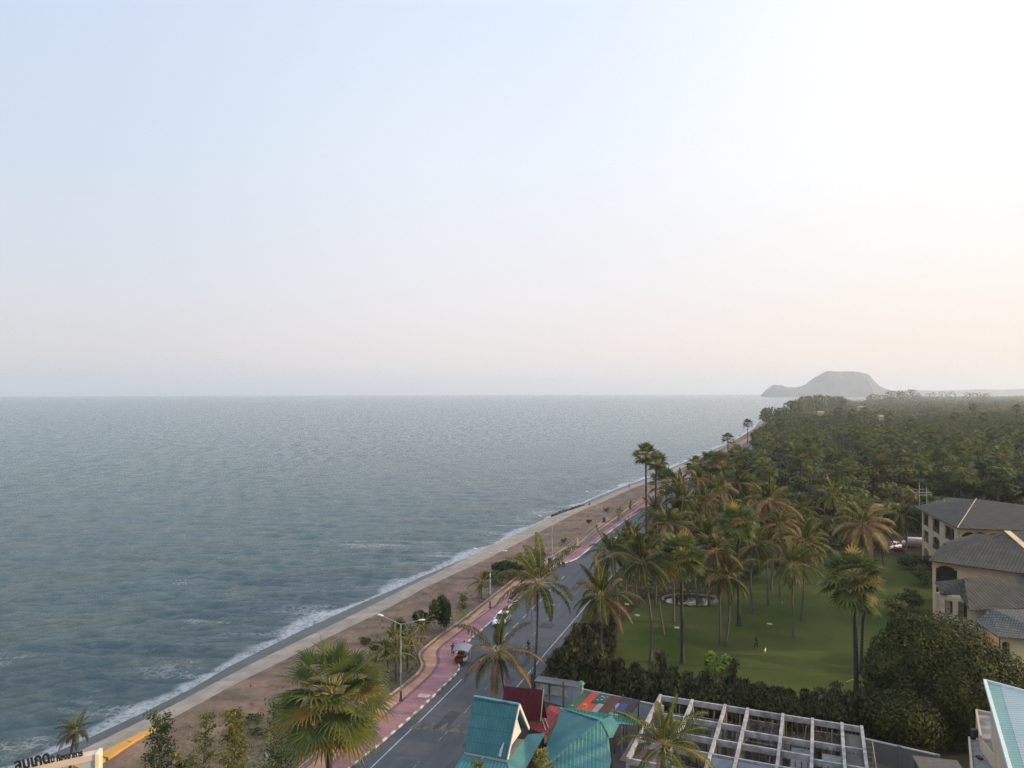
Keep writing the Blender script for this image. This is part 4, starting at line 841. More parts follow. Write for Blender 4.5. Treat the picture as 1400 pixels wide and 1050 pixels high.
# ------------------------------------------------------------------ street furniture
def lamp_post(base,label,h=9.4,arm=2.3,group='double arm lamp posts along the promenade',rz=R(-20),bands=False,single=False):
    b=P(*base,0.14); r=empty('street_lamp',b,rz,label,'street lamp',group)
    mb=MB(); mb.tube([(0,0,0),(0,0,h*.5),(0,0,h-.75)],[.085,.07,.055],8,0); mb.build('pole',M['grey'],r)
    mb=MB(); mb.lathe([(.22,0),(.22,.1),(.13,.2),(.12,1.0),(.09,1.1)],10); mb.build('base',mat('lamp_base',(0.06,0.025,0.025),(0.09,0.04,0.04)) if 'lamp_base' not in bpy.data.materials else bpy.data.materials['lamp_base'],r)
    for s in ((-1,1) if not single else (-1,)):
        mb=MB(); mb.tube([(0,0,h-.8),(s*arm*.5,0,h-.42),(s*arm,0,h-.1)],[.04,.035,.03],6,0); a=mb.build('arm',M['grey'],r)
        mb=MB(); n=8; pr=[(0,.02),(.12,.11),(.45,.15),(.75,.11),(.85,.02)]; vv=[]
        for d,q in pr:
            for j in range(n):
                an=2*math.pi*j/n; vv.append((s*(arm-.1+d), q*1.15*math.cos(an), h-.08+d*.16+q*.8*math.sin(an)))
        mb.add(vv,[(i*n+j,i*n+(j+1)%n,(i+1)*n+(j+1)%n,(i+1)*n+j) for i in range(4) for j in range(n)],0,True); mb.build('lamp_head',M['lamp'],a)
    if bands:
        mb=MB()
        for z,q in ((2.6,.13),(3.4,.11),(4.3,.13),(5.2,.11)): mb.box((.06,0,z),(q,.2,.62))
        mb.build('weathered_tape',M['white'],r)
    return r
lamp_post((548,958),'double arm street lamp nearest the giant fan palm on the tan path')
lamp_post((670,831),'double arm street lamp with ragged white wrapping beside the straight promenade',bands=True)
lamp_post((755,769),'double arm street lamp beside the nearer blue bin')
lamp_post((816,723),'double arm street lamp between the yellow sign and the second blue bin')
lamp_post((861,695),'double arm street lamp near the person on the seawall')
lamp_post((905,668),'double arm street lamp just past the tall twin fan palms')
lamp_post((941,647),'double arm street lamp where the promenade fades behind palms')
lamp_post((968,632),'smallest double arm street lamp at the far end of the promenade')
RG='lamp posts on the inland side of the road'
lamp_post((727,934),'inland lamp post beside the tall slim coconut palm trunk',9.6,2.2,RG)
lamp_post((860,806),'inland lamp post by the road edge before the tall twin fan palms',9,2.2,RG)
lamp_post((899,757),'inland lamp post just behind the tall twin fan palms',9,2.2,RG)
lamp_post((937,706),'pale inland lamp post beside the squat fan palm with dead leaves',9,2.2,RG)
# bins, signs
def bin_(base,label):
    b=P(*base,.12); r=empty('litter_bin',b,.3,label,'bin','blue bins on the promenade'); bl=mat('bin_blue',(0.02,0.05,0.16),(0.03,0.07,0.2),4,.5)
    mb=MB(); mb.lathe([(.001,0),(.38,0),(.46,1.15),(.46,1.2)],10); mb.build('bin_body',bl,r); mb=MB(); mb.lathe([(.48,1.2),(.5,1.28),(.3,1.45),(.001,1.5)],10); mb.build('lid',bl,r)
bin_((752,772),'blue litter bin at the foot of the lamp post by the lay-by'); bin_((826,714),'blue litter bin further up the promenade past the yellow sign')
b=P(790,749,.05); r=empty('warning_sign',b,0,'white post with a yellow crosspiece standing in the dry grass','sign')
mb=MB(); mb.box((0,0,1.1),(.22,.22,2.2)); mb.build('post',M['white'],r)
mb=MB(); mb.bar((-.75,0,2.45),(.75,0,2.45),.1,.3); mb.box((0,-.0,2.85),(.42,.12,.5)); mb.build('sign_board',bpy.data.materials['yellow_paint'],r)
b=P(366,1080,.05); t=PY(366,1030,b.y).z; r=empty('notice_sign',b,R(-14),'small white notice board with a dark figure symbol before the giant fan palm','sign')
mb=MB(); mb.tube([(0,0,0),(0,0,t)],.03,6); mb.build('post',M['grey'],r); mb=MB(); mb.box((0,-.06,t+.05),(.42,.03,.82)); sg=mb.build('sign_board',mat('sign_white',(0.72,0.73,0.75),(0.66,0.67,0.69)),r)
mb=MB(); mb.box((0,-.083,t+.20),(.05,.012,.16)); mb.box((.03,-.083,t+.33),(.08,.012,.07)); mb.box((-.04,-.083,t+.13),(.12,.012,.04)); mb.box((.04,-.083,t+.24),(.1,.012,.03)); mb.build('symbol',M['black'],sg)

# ------------------------------------------------------------------ arch sign (lettering in the round)
def thai(name,txt,size,loc,rot,parent,depth=.05):
    cu=bpy.data.curves.new(name,'FONT'); cu.body=txt; cu.size=size; cu.extrude=depth; cu.resolution_u=3
    for d in (bpy.utils.system_resource('DATAFILES',path='fonts'),):
        fp=os.path.join(d,'NotoSansThai-VariableFont_wdth,wght.woff2')
        if os.path.exists(fp): cu.font=bpy.data.fonts.load(fp)
    cu.offset=size*.018; cu.align_x='LEFT'; ob=bpy.data.objects.new(name,cu); col.objects.link(ob)
    me=bpy.data.meshes.new_from_object(ob.evaluated_get(bpy.context.evaluated_depsgraph_get())); bpy.data.objects.remove(ob)
    o=bpy.data.objects.new(name,me); col.objects.link(o); o.parent=parent; o.location=loc; o.rotation_euler=rot; me.materials.clear(); me.materials.append(M['black']); o.scale=(1,1.4,1); return o
Yr=59.0; pr=PY(133,1028,Yr); pl=PY(-60,1063,Yr-2.5); ztop=pr.z
ad=(pl-pr); ad.z=0; Lh=ad.length; ang=math.atan2(ad.y,ad.x)
root=empty('arch_sign',(pr.x,pr.y,0),ang,'cream entrance arch topped with raised dark Thai lettering','arch sign')
# local x runs along the beam from its seaward-right pillar; +y local is away from the camera or toward it
sgn=1
mb=MB(); K=26; vv=[]; th=.9
def atop(s): return ztop - 0.30*s/4 - 0.045*(s**2)*0.16
prf=[0.0+Lh*i/(K-1) for i in range(K)]
for s_ in prf:
    zt=atop(s_) ; zb=zt-.42-.028*s_
    vv+=[(s_,-.45,zb),(s_,-.45,zt),(s_,.45,zt),(s_,.45,zb)]
fs=[(i*4+j,i*4+(j+1)%4,(i+1)*4+(j+1)%4,(i+1)*4+j) for i in range(K-1) for j in range(4)]+[(0,1,2,3),tuple(4*(K-1)+j for j in (3,2,1,0))]
mb.add(vv,fs,0); beam=mb.build('beam',mat('cream_arch',(0.66,0.54,0.40),(0.58,0.47,0.35),1.0,.8),root)
mb=MB(); mb.box((-.12,0,ztop/2+.02),(.26,1.1,ztop+.04)); mb.build('pillar_lit_edge',mat('sunlit_cream',(0.80,0.70,0.52),(0.72,0.62,0.46)),root)  # sunlit edge of the pillar, its light painted as brighter cream
mb=MB(); mb.box((.62,0,ztop/2-.15),(1.16,.8,ztop-.3)); mb.build('pillar',mat('grey_render',(0.42,0.43,0.44),(0.36,0.37,0.38),.8),root)
mb=MB(); mb.box((3.2,.1,ztop/2-.7),(.35,.5,ztop-1.5)); mb.build('pillar',M['wood'],root)
mb=MB(); mb.bar((1.4,.15,ztop-2.4),(2.6,.15,ztop-1.0),.2,.5); mb.build('brace',bpy.data.materials['yellow_paint'],root)
ry=Euler((math.pi/2,0,math.pi)).to_matrix()
def letters(txt,size,s_at,nm_):
    z=atop(s_at)+.03; z2=atop(s_at-1.5)+.03; tilt=math.atan2(z2-z,1.5)
    o=thai(nm_,txt,size,(s_at,.22,z),(0,0,0),root,.07); o.rotation_euler=(Matrix.Rotation(math.pi,3,'Z')@Matrix.Rotation(-0,3,'Y')@Matrix.Rotation(math.pi/2,3,'X')@Matrix.Rotation(tilt,3,'Z')).to_euler()
letters('& ห้องอาหาร',.66,3.25,'lettering')
letters('ลมเกด',1.35,5.75,'lettering')
letters('บ้าน',1.35,8.3,'lettering')

# ------------------------------------------------------------------ restaurant roofs
u_=Vector((math.cos(R(-21)),math.sin(R(-21)),0)); v_=Vector((-u_.y,u_.x,0))
def roofpart(name,pts,m,parent,org,th=.10):
    mb=MB(); pts=[Vector(p) for p in pts]; n=(pts[1]-pts[0]).cross(pts[2]-pts[0])
    if n.z<0: pts=pts[::-1]
    mb.slab(pts,th); return mb.build(name,m,parent,origin=org)
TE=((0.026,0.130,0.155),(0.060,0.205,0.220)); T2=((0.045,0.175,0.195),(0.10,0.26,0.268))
org=P(690,1040,0); root=empty('gabled_restaurant',org,0,'steep blue green metal gabled roof with white bargeboard beside the road','building')
R1,R2=P(648,953,9.2),P(709,964,9.2); E1,E2=P(635,1027,5.7),P(693,1038,5.7); ax=(R2-R1).normalized()
dn=(E1-R1); bk=Vector((-dn.x,-dn.y,dn.z)) ; F1,F2=R1+bk*.92,P(722,996,6.0)
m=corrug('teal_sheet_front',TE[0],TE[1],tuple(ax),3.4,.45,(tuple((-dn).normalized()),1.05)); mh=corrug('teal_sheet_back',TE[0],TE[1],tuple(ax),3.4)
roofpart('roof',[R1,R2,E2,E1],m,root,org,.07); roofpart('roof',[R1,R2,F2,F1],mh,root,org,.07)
mb=MB(); mb.bar(R1+Vector((0,0,.07)),R2+Vector((0,0,.07)),.3,.12); mb.build('ridge_cap',corrug('teal_ridge',T2[0],T2[1],tuple(ax),.3),root,origin=org)
mb=MB(); o_=ax*.07; mb.bar(R2+o_,F2+o_,.10,.26); mb.build('bargeboard',M['white'],root,origin=org); mb=MB(); mb.bar(R2+o_+Vector((0,0,-.05)),E2+o_,.08,.16); mb.build('bargeboard',M['white'],root,origin=org)
G0=R2-ax*.45; GE=E2-ax*.45; GF=F2-ax*.45
mb=MB(); mb.slab([G0+Vector((0,0,-.2)),GE+Vector((0,0,-.1))+(GF-GE)*.10,GF+Vector((0,0,-.1))-(GF-GE)*.10],.01); 
w3=[G0+Vector((0,0,-.25)),GE.lerp(GF,.10)+Vector((0,0,-.1)),GF.lerp(GE,.10)+Vector((0,0,-.1))]; mb=MB(); q=ax*.12; mb.add([tuple(p) for p in w3]+[tuple(p-q) for p in w3],[(0,1,2),(5,4,3),(0,3,4,1),(1,4,5,2),(2,5,3,0)]); mb.build('gable_wall',M['white'],root,origin=org)
# lower skirt roofs
S_out=[P(746,1002,4.9),P(705,1075,4.6)]
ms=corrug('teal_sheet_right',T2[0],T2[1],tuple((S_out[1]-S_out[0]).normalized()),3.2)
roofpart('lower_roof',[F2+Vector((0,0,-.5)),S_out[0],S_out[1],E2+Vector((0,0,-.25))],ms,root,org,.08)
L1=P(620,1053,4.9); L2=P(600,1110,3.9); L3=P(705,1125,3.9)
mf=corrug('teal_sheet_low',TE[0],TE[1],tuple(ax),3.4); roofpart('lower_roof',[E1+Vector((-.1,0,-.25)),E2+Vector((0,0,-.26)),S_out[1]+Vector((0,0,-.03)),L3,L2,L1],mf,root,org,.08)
mb=MB(); mb.bar(E1+Vector((0,0,-.14)),E2+Vector((0,0,-.14)),.1,.14); mb.bar(E1.lerp(E2,.83)+(R1-E1)*.02+Vector((0,0,.02)),E1.lerp(E2,.86)+(R1-E1)*.27+Vector((0,0,.03)),.22,.04); mb.build('eave_gutter',M['grey'],root,origin=org)
c=(R1+E2)/2; mb=MB()
wl=[R1+(F1-R1)*.8,R2+(F2-R2)*.8,E2.lerp(R2,.1),E1.lerp(R1,.1)]
mb.slab([Vector((p.x,p.y,5.3)) for p in wl],5.3); mb.build('wall',M['creamgrey'],root,origin=org)
# hipped roof
org=P(790,1040,0); root=empty('hipped_restaurant',org,0,'low blue green hipped metal roof between the steep gable and the roofless building','building')
A_=P(821,986,7.0); BL=P(768,969,4.7); FL=P(731,1062,4.5); FR=P(815,1120,4.3); RC=P(832,1008,5.6); RR_=P(846,991,5.0); RB=P(836,978,5.0); RF=P(836,1040,4.7)
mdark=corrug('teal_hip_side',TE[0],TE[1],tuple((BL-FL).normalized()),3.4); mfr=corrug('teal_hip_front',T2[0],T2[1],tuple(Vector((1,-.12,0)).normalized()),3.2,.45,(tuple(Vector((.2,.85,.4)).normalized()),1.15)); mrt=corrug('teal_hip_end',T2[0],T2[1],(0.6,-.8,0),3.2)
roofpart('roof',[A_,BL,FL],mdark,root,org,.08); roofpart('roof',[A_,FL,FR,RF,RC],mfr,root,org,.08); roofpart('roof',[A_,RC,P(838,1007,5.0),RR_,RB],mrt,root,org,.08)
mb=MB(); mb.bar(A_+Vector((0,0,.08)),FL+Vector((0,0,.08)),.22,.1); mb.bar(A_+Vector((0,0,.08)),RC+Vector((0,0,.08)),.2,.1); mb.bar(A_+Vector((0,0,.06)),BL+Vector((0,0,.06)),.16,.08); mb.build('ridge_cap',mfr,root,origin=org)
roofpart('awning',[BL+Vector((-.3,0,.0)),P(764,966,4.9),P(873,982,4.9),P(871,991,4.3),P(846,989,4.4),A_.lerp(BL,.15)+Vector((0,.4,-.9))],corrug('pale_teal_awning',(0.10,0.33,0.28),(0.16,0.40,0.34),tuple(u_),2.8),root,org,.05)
mb=MB()
for q,hh in ((P(840,1030,0),4.6),(P(836,1070,0),4.4),(P(852,1004,0),4.0),(P(770,990,0),4.5)): mb.box((q.x,q.y,hh/2),(.16,.16,hh))
mb.build('post',M['wood'],root,origin=org)
mb=MB(); mb.slab([P(775,995,4.2),P(826,1010,4.2),P(822,1075,4.2),P(742,1075,4.2)],4.2); mb.build('wall',M['wood'],root,origin=org)
# maroon roofs
org=P(725,960,0); root=empty('maroon_roofed_hut',org,0,'steep dark maroon metal roof tucked between the blue green gable and the road palm','building')
m1,m2=P(690,938,7.6),P(742,943,7.6); m3,m4=P(738,985,4.9),P(684,980,4.9); axm=(m2-m1).normalized(); MR=((0.105,0.022,0.030),(0.135,0.030,0.038))
mm_=corrug('maroon_sheet',MR[0],MR[1],tuple(axm),4.0); roofpart('roof',[m1,m2,m3,m4],mm_,root,org,.07); dnm=m4-m1; roofpart('roof',[m1,m2,m2+Vector((-dnm.x,-dnm.y,dnm.z)),m1+Vector((-dnm.x,-dnm.y,dnm.z))],mm_,root,org,.07)
mred=corrug('red_sheet',(0.20,0.025,0.030),(0.26,0.04,0.045),tuple((P(768,968,4)-P(749,965,4)).normalized()),3.0)
roofpart('lower_roof',[P(738,986,4.6),P(752,964,4.6),P(770,968,4.2),P(766,985,4.2),P(747,1004,4.4),P(720,994,4.7)],mred,root,org,.06)
mb=MB(); mb.slab([Vector((p.x,p.y,4.6)) for p in (m4,m3,m3-Vector((dnm.x,dnm.y,0))*1.6,m4-Vector((dnm.x,dnm.y,0))*1.6)],4.6); mb.build('wall',M['wood'],root,origin=org)
mb=MB(); mb.bar(m2+axm*.08,m3+axm*.08,.08,.16); mb.bar(P(741,983,4.75),P(746,998,4.5),.07,.05); mb.bar(P(745,982,4.75),P(750,995,4.5),.07,.05); mb.build('flashing',M['creamgrey'],root,origin=org)

# painted flag roof
FC=[(0.02,0.13,0.06),(0.55,0.055,0.025),(0.015,0.10,0.08),(0.13,0.02,0.025),(0.30,0.33,0.35),(0.09,0.03,0.025),(0.03,0.05,0.24),(0.55,0.56,0.56),(0.03,0.03,0.035),(0.60,0.42,0.05)]
FM=[mat('roof_paint',tuple(x*.72 for x in c),tuple(x*.42+.02 for x in c),1.1,.7,detail=8,spread=(.35,.75)) for c in FC]
o1,o2,o3,o4=P(799,945,4.0),P(876,957,4.0),P(858,983,3.8),P(773,969,3.8)
org=(o1+o3)/2; org.z=0; root=empty('painted_shelter',org,0,'low roof painted with patches of bright national flags behind the blue green hipped roof','shelter')
mb=MB(); mb.slab([o1,o2,o3,o4],.07,8); mb.build('roof',FM,root,origin=org)
def bl(a,b): return o1.lerp(o2,a).lerp(o4.lerp(o3,a),b)
mb=MB()
for (a0_,a1_,b0_,b1_,k) in ((0,.14,0,1,0),(.02,.14,.02,.30,2),(.14,.28,.0,.55,1),(.14,.40,.55,.97,1),(.28,.50,.02,.42,2),(.40,.50,.50,.97,4),(.50,.56,.05,.45,3),(.56,.68,.02,.97,5),(.50,.56,.5,.97,5),(.68,.73,.35,.97,4),(.73,.86,.30,.85,6),(.70,.86,.85,.98,7),(.86,1,.05,.6,8),(.62,.70,.7,.97,0)):
    q=[bl(a0_+.002,b0_),bl(a1_-.002,b0_),bl(a1_-.002,b1_),bl(a0_+.002,b1_)]; z_=Vector((0,0,.004+.004*(k%5))); mb.addq([tuple(p+z_) for p in reversed(q)],4,k)
for a,b,s,k in ((.22,.66,.16,9),(.27,.72,.07,9),(.29,.80,.07,9),(.26,.87,.07,9),(.37,.14,.1,7),(.42,.2,.07,7),(.40,.3,.08,7),(.45,.12,.06,7),(.34,.34,.07,7),(.05,.8,.09,9)):
    c=bl(a,b)+Vector((0,0,.035)); mb.add([tuple(c)]+[tuple(c+Vector((math.cos(t*math.pi/5),math.sin(t*math.pi/5),0))*(s if t%2==0 else s*.4)*2.2) for t in range(10)],[(0,t+1,(t+1)%10+1) for t in range(10)],k)
mb.build('painted_flags',FM,root,origin=org)
mb=MB()
for a,b in ((.03,.05),(.97,.05),(.97,.95),(.05,.95),(.5,.5)): c=bl(a,b); mb.box((c.x,c.y,c.z/2-.05),(.12,.12,c.z-.1))
mb.build('post',M['wood'],root,origin=org)
# boundary wall behind, shed, globe lamps
wa,wb=P(741,931,2.2),P(905,966,2.2)
def wallobj(name,a,b,h,th,m,label):
    o0=Vector((a.x,a.y,0)); r=empty(name,o0,0,label,'wall'); mb=MB(); mb.bar((a.x,a.y,h/2-.05),(b.x,b.y,h/2-.05),th,h); mb.build('wall_panel',m,r,origin=o0); mb=MB(); mb.bar((a.x,a.y,h+.04),(b.x,b.y,h+.04),th+.12,.10); mb.build('coping',M['grey'],r,origin=o0)
    d=(b-a); d.z=0; n=max(2,int(d.length/3.2)); 
    for i in range(n+1):
        mb=MB(); c=a+d*i/n; mb.box((c.x,c.y,h/2+.04),(th+.16,th+.16,h+.14),math.atan2(d.y,d.x)); mb.build('pier',m,r,origin=o0)
M['bluewall']=mat('pale_blue_wall',(0.34,0.37,0.42),(0.26,0.29,0.33),.5,.8)
wallobj('boundary_wall',wa,wb,2.2,.18,M['bluewall'],'pale blue grey garden wall between the maroon roof and the roofless building')
wallobj('boundary_wall',P(1180,1010,1.9),P(1282,1033,1.9),1.9,.18,mat('dull_wall',(0.15,0.16,0.165),(0.11,0.12,0.12),.6,.85),'low dark grey wall running from the roofless building to the big tree')
b=P(762,962,0); r=empty('poster_stall',b,R(-21),'small open stall with pale poster panels in front of the pale blue wall','stall')
mb=MB(); mb.box((.2,.3,2.35),(5.6,1.6,.08)); mb.build('roof',mat('asbestos_sheet',(0.13,0.14,0.15),(0.19,0.2,0.21)),r)
for x_ in (-1.7,0,1.7):
    mb=MB(); mb.box((x_,-.3,1.55),(1.5,.06,1.1)); mb.build('poster_panel',mat('poster',(0.42,0.42,0.38),(0.22,0.22,0.22),2,.7),r)
mb=MB(); mb.box((2.75,-.3,1.55),(.5,.07,1.2)); mb.build('banner',mat('navy',(0.02,0.025,0.09),(0.03,0.035,0.12)),r)
mb=MB()
for x_ in (-2.5,-.85,.85,2.5): mb.box((x_,-.3,1.15),(.08,.08,2.3))
mb.build('frame_posts',M['wood'],r)
b=P(762,965,0); b2=PY(762,921,b.y+3.5); r=empty('tilted_canopy',(b2.x,b2.y,0),R(15),'tilted grey and white sheet canopy at the corner of the hedge','canopy')
mb=MB(); z0=b2.z; mb.slab([(-1.3,-.3,z0-.7),(.2,-.5,z0-.1),(1.3,.2,z0+.75),(-.2,.5,z0-.1)],.04); mb.build('sheet',mat('canopy_grey',(0.34,0.35,0.36),(0.25,0.26,0.27)),r)
mb=MB(); mb.slab([(-.6,-.5,z0-1.9),(.7,-.5,z0-1.9),(.5,-.3,z0-.3),(-.1,-.3,z0-.5)],.03); mb.build('side_sheet',mat('canopy_side',(0.24,0.23,0.22),(0.2,0.2,0.2)),r)
mb=MB(); mb.tube([(-.1,0,0),(-.1,0,z0-.2)],.05,6); mb.tube([(.6,0,0),(.6,0,z0+.2)],.05,6); mb.build('pole',M['grey'],r)
def globe(base,top,s,label):
    b=P(*base,0); h=PY(top[0],top[1],b.y).z; r=empty('globe_lamp',b,0,label,'garden lamp','green globe lamps of the restaurant'); mb=MB(); mb.tube([(0,0,0),(0,0,h-.5)],[.09,.08],8); mb.build('post',mat('pale_green_post',(0.36,0.42,0.34),(0.26,0.31,0.26)),r)
    gm=mat('green_globe',(0.07,0.17,0.11),(0.30,0.36,0.30),1.4,.25,spread=(.45,.6)); mb=MB(); mb.lathe([(.001,.32*s),(.2*s,.26*s),(.32*s,.06*s),(.30*s,-.14*s),(.2*s,-.30*s)],14,(0,0,h-.05)); mb.build('globe',gm,r); mb=MB(); mb.lathe([(.2*s,-.28*s),(.22*s,-.7*s),(.13*s,-.74*s)],12,(0,0,h-.05)); mb.build('collar',bpy.data.materials['pale_green_post'],r)
globe((795,992),(795,934),1.0,'green globe lamp on a pale post standing before the painted flag roof'); globe((850,1030),(850,979),.95,'green globe lamp half hidden behind the teal awning corner')

# ------------------------------------------------------------------ roofless concrete building
org=P(903,949,4.5); O=org.copy(); org.z=0
root=empty('roofless_building',org,0,'roofless grey concrete building frame of beams and open brick cells','building')
U=[0,3.15,6.3,8.4,11.6,14.2,16.7,18.35]; V=[0,4.0,7.4,10.2,13.6]; ux=u_; vd=-Vector((math.sin(R(23)),math.cos(R(23)),0))
ux=(P(1147,987,4.5)-P(903,949,4.5)); ux.z=0; ux.normalize(); 
def G(u,v,z): return Vector((O.x,O.y,0))+ux*u+vd*v+Vector((0,0,z))
M['beam']=mat('weathered_concrete',(0.42,0.41,0.39),(0.16,0.165,0.17),1.6,.85,.3,5,detail=8,spread=(.3,.7)); M['brick']=mat('block_wall',(0.19,0.155,0.13),(0.07,0.06,0.055),2.2,.95,.5,5,spread=(.4,.6))
M['slabgrey']=mat('streaked_slab',(0.24,0.255,0.27),(0.10,0.105,0.115),1.2,.8,stretch=(1,6,1),spread=(.3,.7))
for i in range(8):
    mb=MB(); e=V[-1] if i<6 else 11.5; mb.bar(G(U[i],-.12,4.22),G(U[i],e,4.22),.26,.50); mb.build('beam',M['beam'],root,origin=org)
for j,v in enumerate(V):
    spans=[(0,7)] if j in (0,) else [(0,5),(5,7)] 
    for a,b_ in spans:
        dz=0 if a==0 else -.5
        if j==1 and a==0:
            mb=MB(); mb.bar(G(U[0],v,4.12),G(U[3],v,4.12),.20,.50); mb.build('beam',M['beam'],root,origin=org); mb=MB(); mb.bar(G(U[3],v+.7,4.1),G(U[5],v+.7,4.1),.20,.52); mb.build('beam',M['beam'],root,origin=org); continue
        mb=MB(); mb.bar(G(U[a],v,4.12+dz*.5),G(U[b_],v,4.12+dz*.5),.20,.52); mb.build('beam',M['beam'],root,origin=org)
for i in range(8):
    for j in range(5):
        mb=MB(); c=G(U[i],V[j],0); mb.box((c.x,c.y,1.97),(.26,.26,3.94),math.atan2(ux.y,ux.x)); mb.build('column',M['beam'],root,origin=org)
for i in range(7):            # block walls below beams along rows
    for j in (0,1,2,3):
        if rng.random()<.85:
            hh=rng.uniform(2.2,3.5); mb=MB(); mb.bar(G(U[i]+.15,V[j],hh/2),G(U[i+1]-.15,V[j],hh/2),.16,hh); mb.build('block_wall',M['brick'],root,origin=org)
for i in (1,3,5,6):
    for j in range(4):
        mb=MB(); hh=rng.uniform(1.4,2.9); mb.bar(G(U[i],V[j]+.15,hh/2),G(U[i],V[j+1]-.15,hh/2),.16,hh); mb.build('block_wall',M['brick'],root,origin=org)
for i,j in ((0,0),(1,0),(2,0),(3,0),(4,0),(5,0),(0,1),(1,1),(2,1),(3,2),(2,2),(0,2)):    # panels and leaning poles inside the cells
    w_=U[i+1]-U[i]; mb=MB(); 
    for k in range(3): mb.bar(G(U[i]+w_*(.30+.17*k),V[j]+.30,1.55),G(U[i]+w_*(.43+.17*k),V[j]+.30,1.55),.05,2.2)
    mb.build('window_shutter',mat('shutter_grey',(0.20,0.215,0.23),(0.11,0.12,0.13),2) if 'shutter_grey' not in bpy.data.materials else bpy.data.materials['shutter_grey'],root,origin=org)
    mb=MB(); mb.bar(G(U[i]+w_*.18,V[j]+.5,.3),G(U[i]+w_*rng.uniform(.3,.5),V[j]+2.4,3.9),.09,.07); mb.bar(G(U[i]+w_*.6,V[j]+1.6,.3),G(U[i]+w_*rng.uniform(.62,.85),V[j]+.5,3.9),.07,.07); mb.build('leaning_timber',mat('pale_timber',(0.30,0.24,0.17),(0.22,0.17,0.12)) if 'pale_timber' not in bpy.data.materials else bpy.data.materials['pale_timber'],root,origin=org)
for (a0_,a1_,v0,v1,z) in ((12.5,14.05,4.4,10.0,3.45),(15.0,16.55,4.6,11.0,3.45)):   # stepped slabs
    mb=MB(); n=6
    for k in range(n): 
        q0=v0+(v1-v0)*k/n; q1=v0+(v1-v0)*(k+1)/n-.06; mb.slab([G(a0_,q0,z-.05*k),G(a1_,q0,z-.05*k),G(a1_,q1,z-.05*k-.10),G(a0_,q1,z-.05*k-.10)][::-1],.1)
    mb.build('stair_slab',M['slabgrey'],root,origin=org)
for (v0,v1) in ((.3,3.8),(4.2,7.2),(7.6,10.0)):
    mb=MB(); mb.slab([G(16.9,v0,3.7),G(18.15,v0,3.7),G(18.15,v1,3.7),G(16.9,v1,3.7)][::-1],.1); mb.build('dark_slab',mat('dark_slab',(0.055,0.06,0.065),(0.085,0.09,0.095),1) if 'dark_slab' not in bpy.data.materials else bpy.data.materials['dark_slab'],root,origin=org)
mb=MB(); mb.slab([G(6.0,10.6,4.3),G(11.2,10.6,4.3),G(11.2,13.5,3.9),G(6.0,13.5,3.9)][::-1],.1); mb.build('flat_roof',mat('blue_grey_sheet',(0.09,0.11,0.14),(0.13,0.15,0.17),1),root,origin=org)
mb=MB(); mb.slab([G(-.8,8.4,3.7),G(3.2,9.4,3.7),G(3.0,13.5,3.5),G(-1.0,12.5,3.5)][::-1],.08); mb.build('old_tin_roof',corrug('rusty_tin',(0.20,0.15,0.12),(0.13,0.10,0.085),tuple(ux),3.2),root,origin=org)
for k in range(12):           # rebar ends and scaffold to one side
    mb=MB() if k==0 else mb; mb.bar(G(18.7,.3+k*.95,3.2-.02*k),G(19.3,.35+k*.95,3.2),.05,.07)
mb.bar(G(19.2,0,3.3),G(19.2,11,3.3),.08,.08); mb.bar(G(19.2,1.2,0),G(19.2,1.2,3.3),.07,.07); mb.bar(G(19.2,8.2,0),G(19.2,8.2,3.3),.07,.07); mb.build('scaffold',bpy.data.materials['pale_timber'],root,origin=org)
mb=MB(); mb.slab([G(-.1,-.1,.06),G(18.4,-.1,.06),G(18.4,13.8,.06),G(-.1,13.8,.06)][::-1],.05); mb.build('floor_slab',mat('ground_slab',(0.075,0.07,0.065),(0.04,0.04,0.036),1.5,.9,spread=(.4,.6)),root,origin=org)

# pale teal roof and flat roof in the corner
r1,r2,r3,r4=P(1348,932,12.0),P(1440,957,12.6),P(1490,1120,12.6),P(1392,1085,12.0)
org=Vector(((r1.x+r3.x)/2,(r1.y+r3.y)/2,0)); root=empty('pale_roofed_house',org,0,'pale mint green metal roof with a white edge cutting into the bottom corner','building')
mpl=corrug('mint_sheet',(0.19,0.36,0.34),(0.24,0.41,0.39),tuple((r4-r1).normalized()),2.6,.35); mplw=corrug('faded_mint_sheet',(0.33,0.43,0.44),(0.38,0.48,0.49),tuple((r4-r1).normalized()),2.6,.35)
q1,q2=r1.lerp(r2,.22),r4.lerp(r3,.22)
roofpart('roof',[r1,q1,q2,r4],mpl,root,org,.12); roofpart('roof',[q1+Vector((.02,0,.0)),r2,r3,q2+Vector((.02,0,0))],mplw,root,org,.12)
mb=MB(); mb.bar(r1+Vector((-.08,0,.05)),r4+Vector((-.08,0,.05)),.22,.3); mb.bar(r1+Vector((0,.1,.05)),r2+Vector((0,.1,.05)),.12,.2); mb.build('edge_trim',mat('mint_trim',(0.60,0.68,0.66),(0.5,0.58,0.56)),root,origin=org)
mb=MB(); mb.slab([Vector((p.x,p.y,11.4)) for p in (r1.lerp(r3,.06),r2,r3,r4.lerp(r2,.06))],11.4); mb.build('wall',M['creamgrey'],root,origin=org)
f1,f2,f3,f4=P(1334,974,8.0),P(1384,984,8.0),P(1392,1070,8.0),P(1332,1062,8.0); org=Vector((f1.x,f1.y-3,0)); root=empty('flat_roofed_block',org,0,'stained grey flat roof with low parapet beside the pale mint roof','building')
mb=MB(); mb.slab([f1,f2,f3,P(1356,1030,8.0),P(1340,1008,8.0)],8.0); mb.build('wall',M['creamgrey'],root,origin=org)
a_=P(1325,1011,7.0); mb=MB(); mb.slab([a_,P(1362,1015,7.0),P(1400,1100,7.0),P(1332,1090,7.0)],7.0); mb.build('lower_block',M['slabgrey'],root,origin=org)
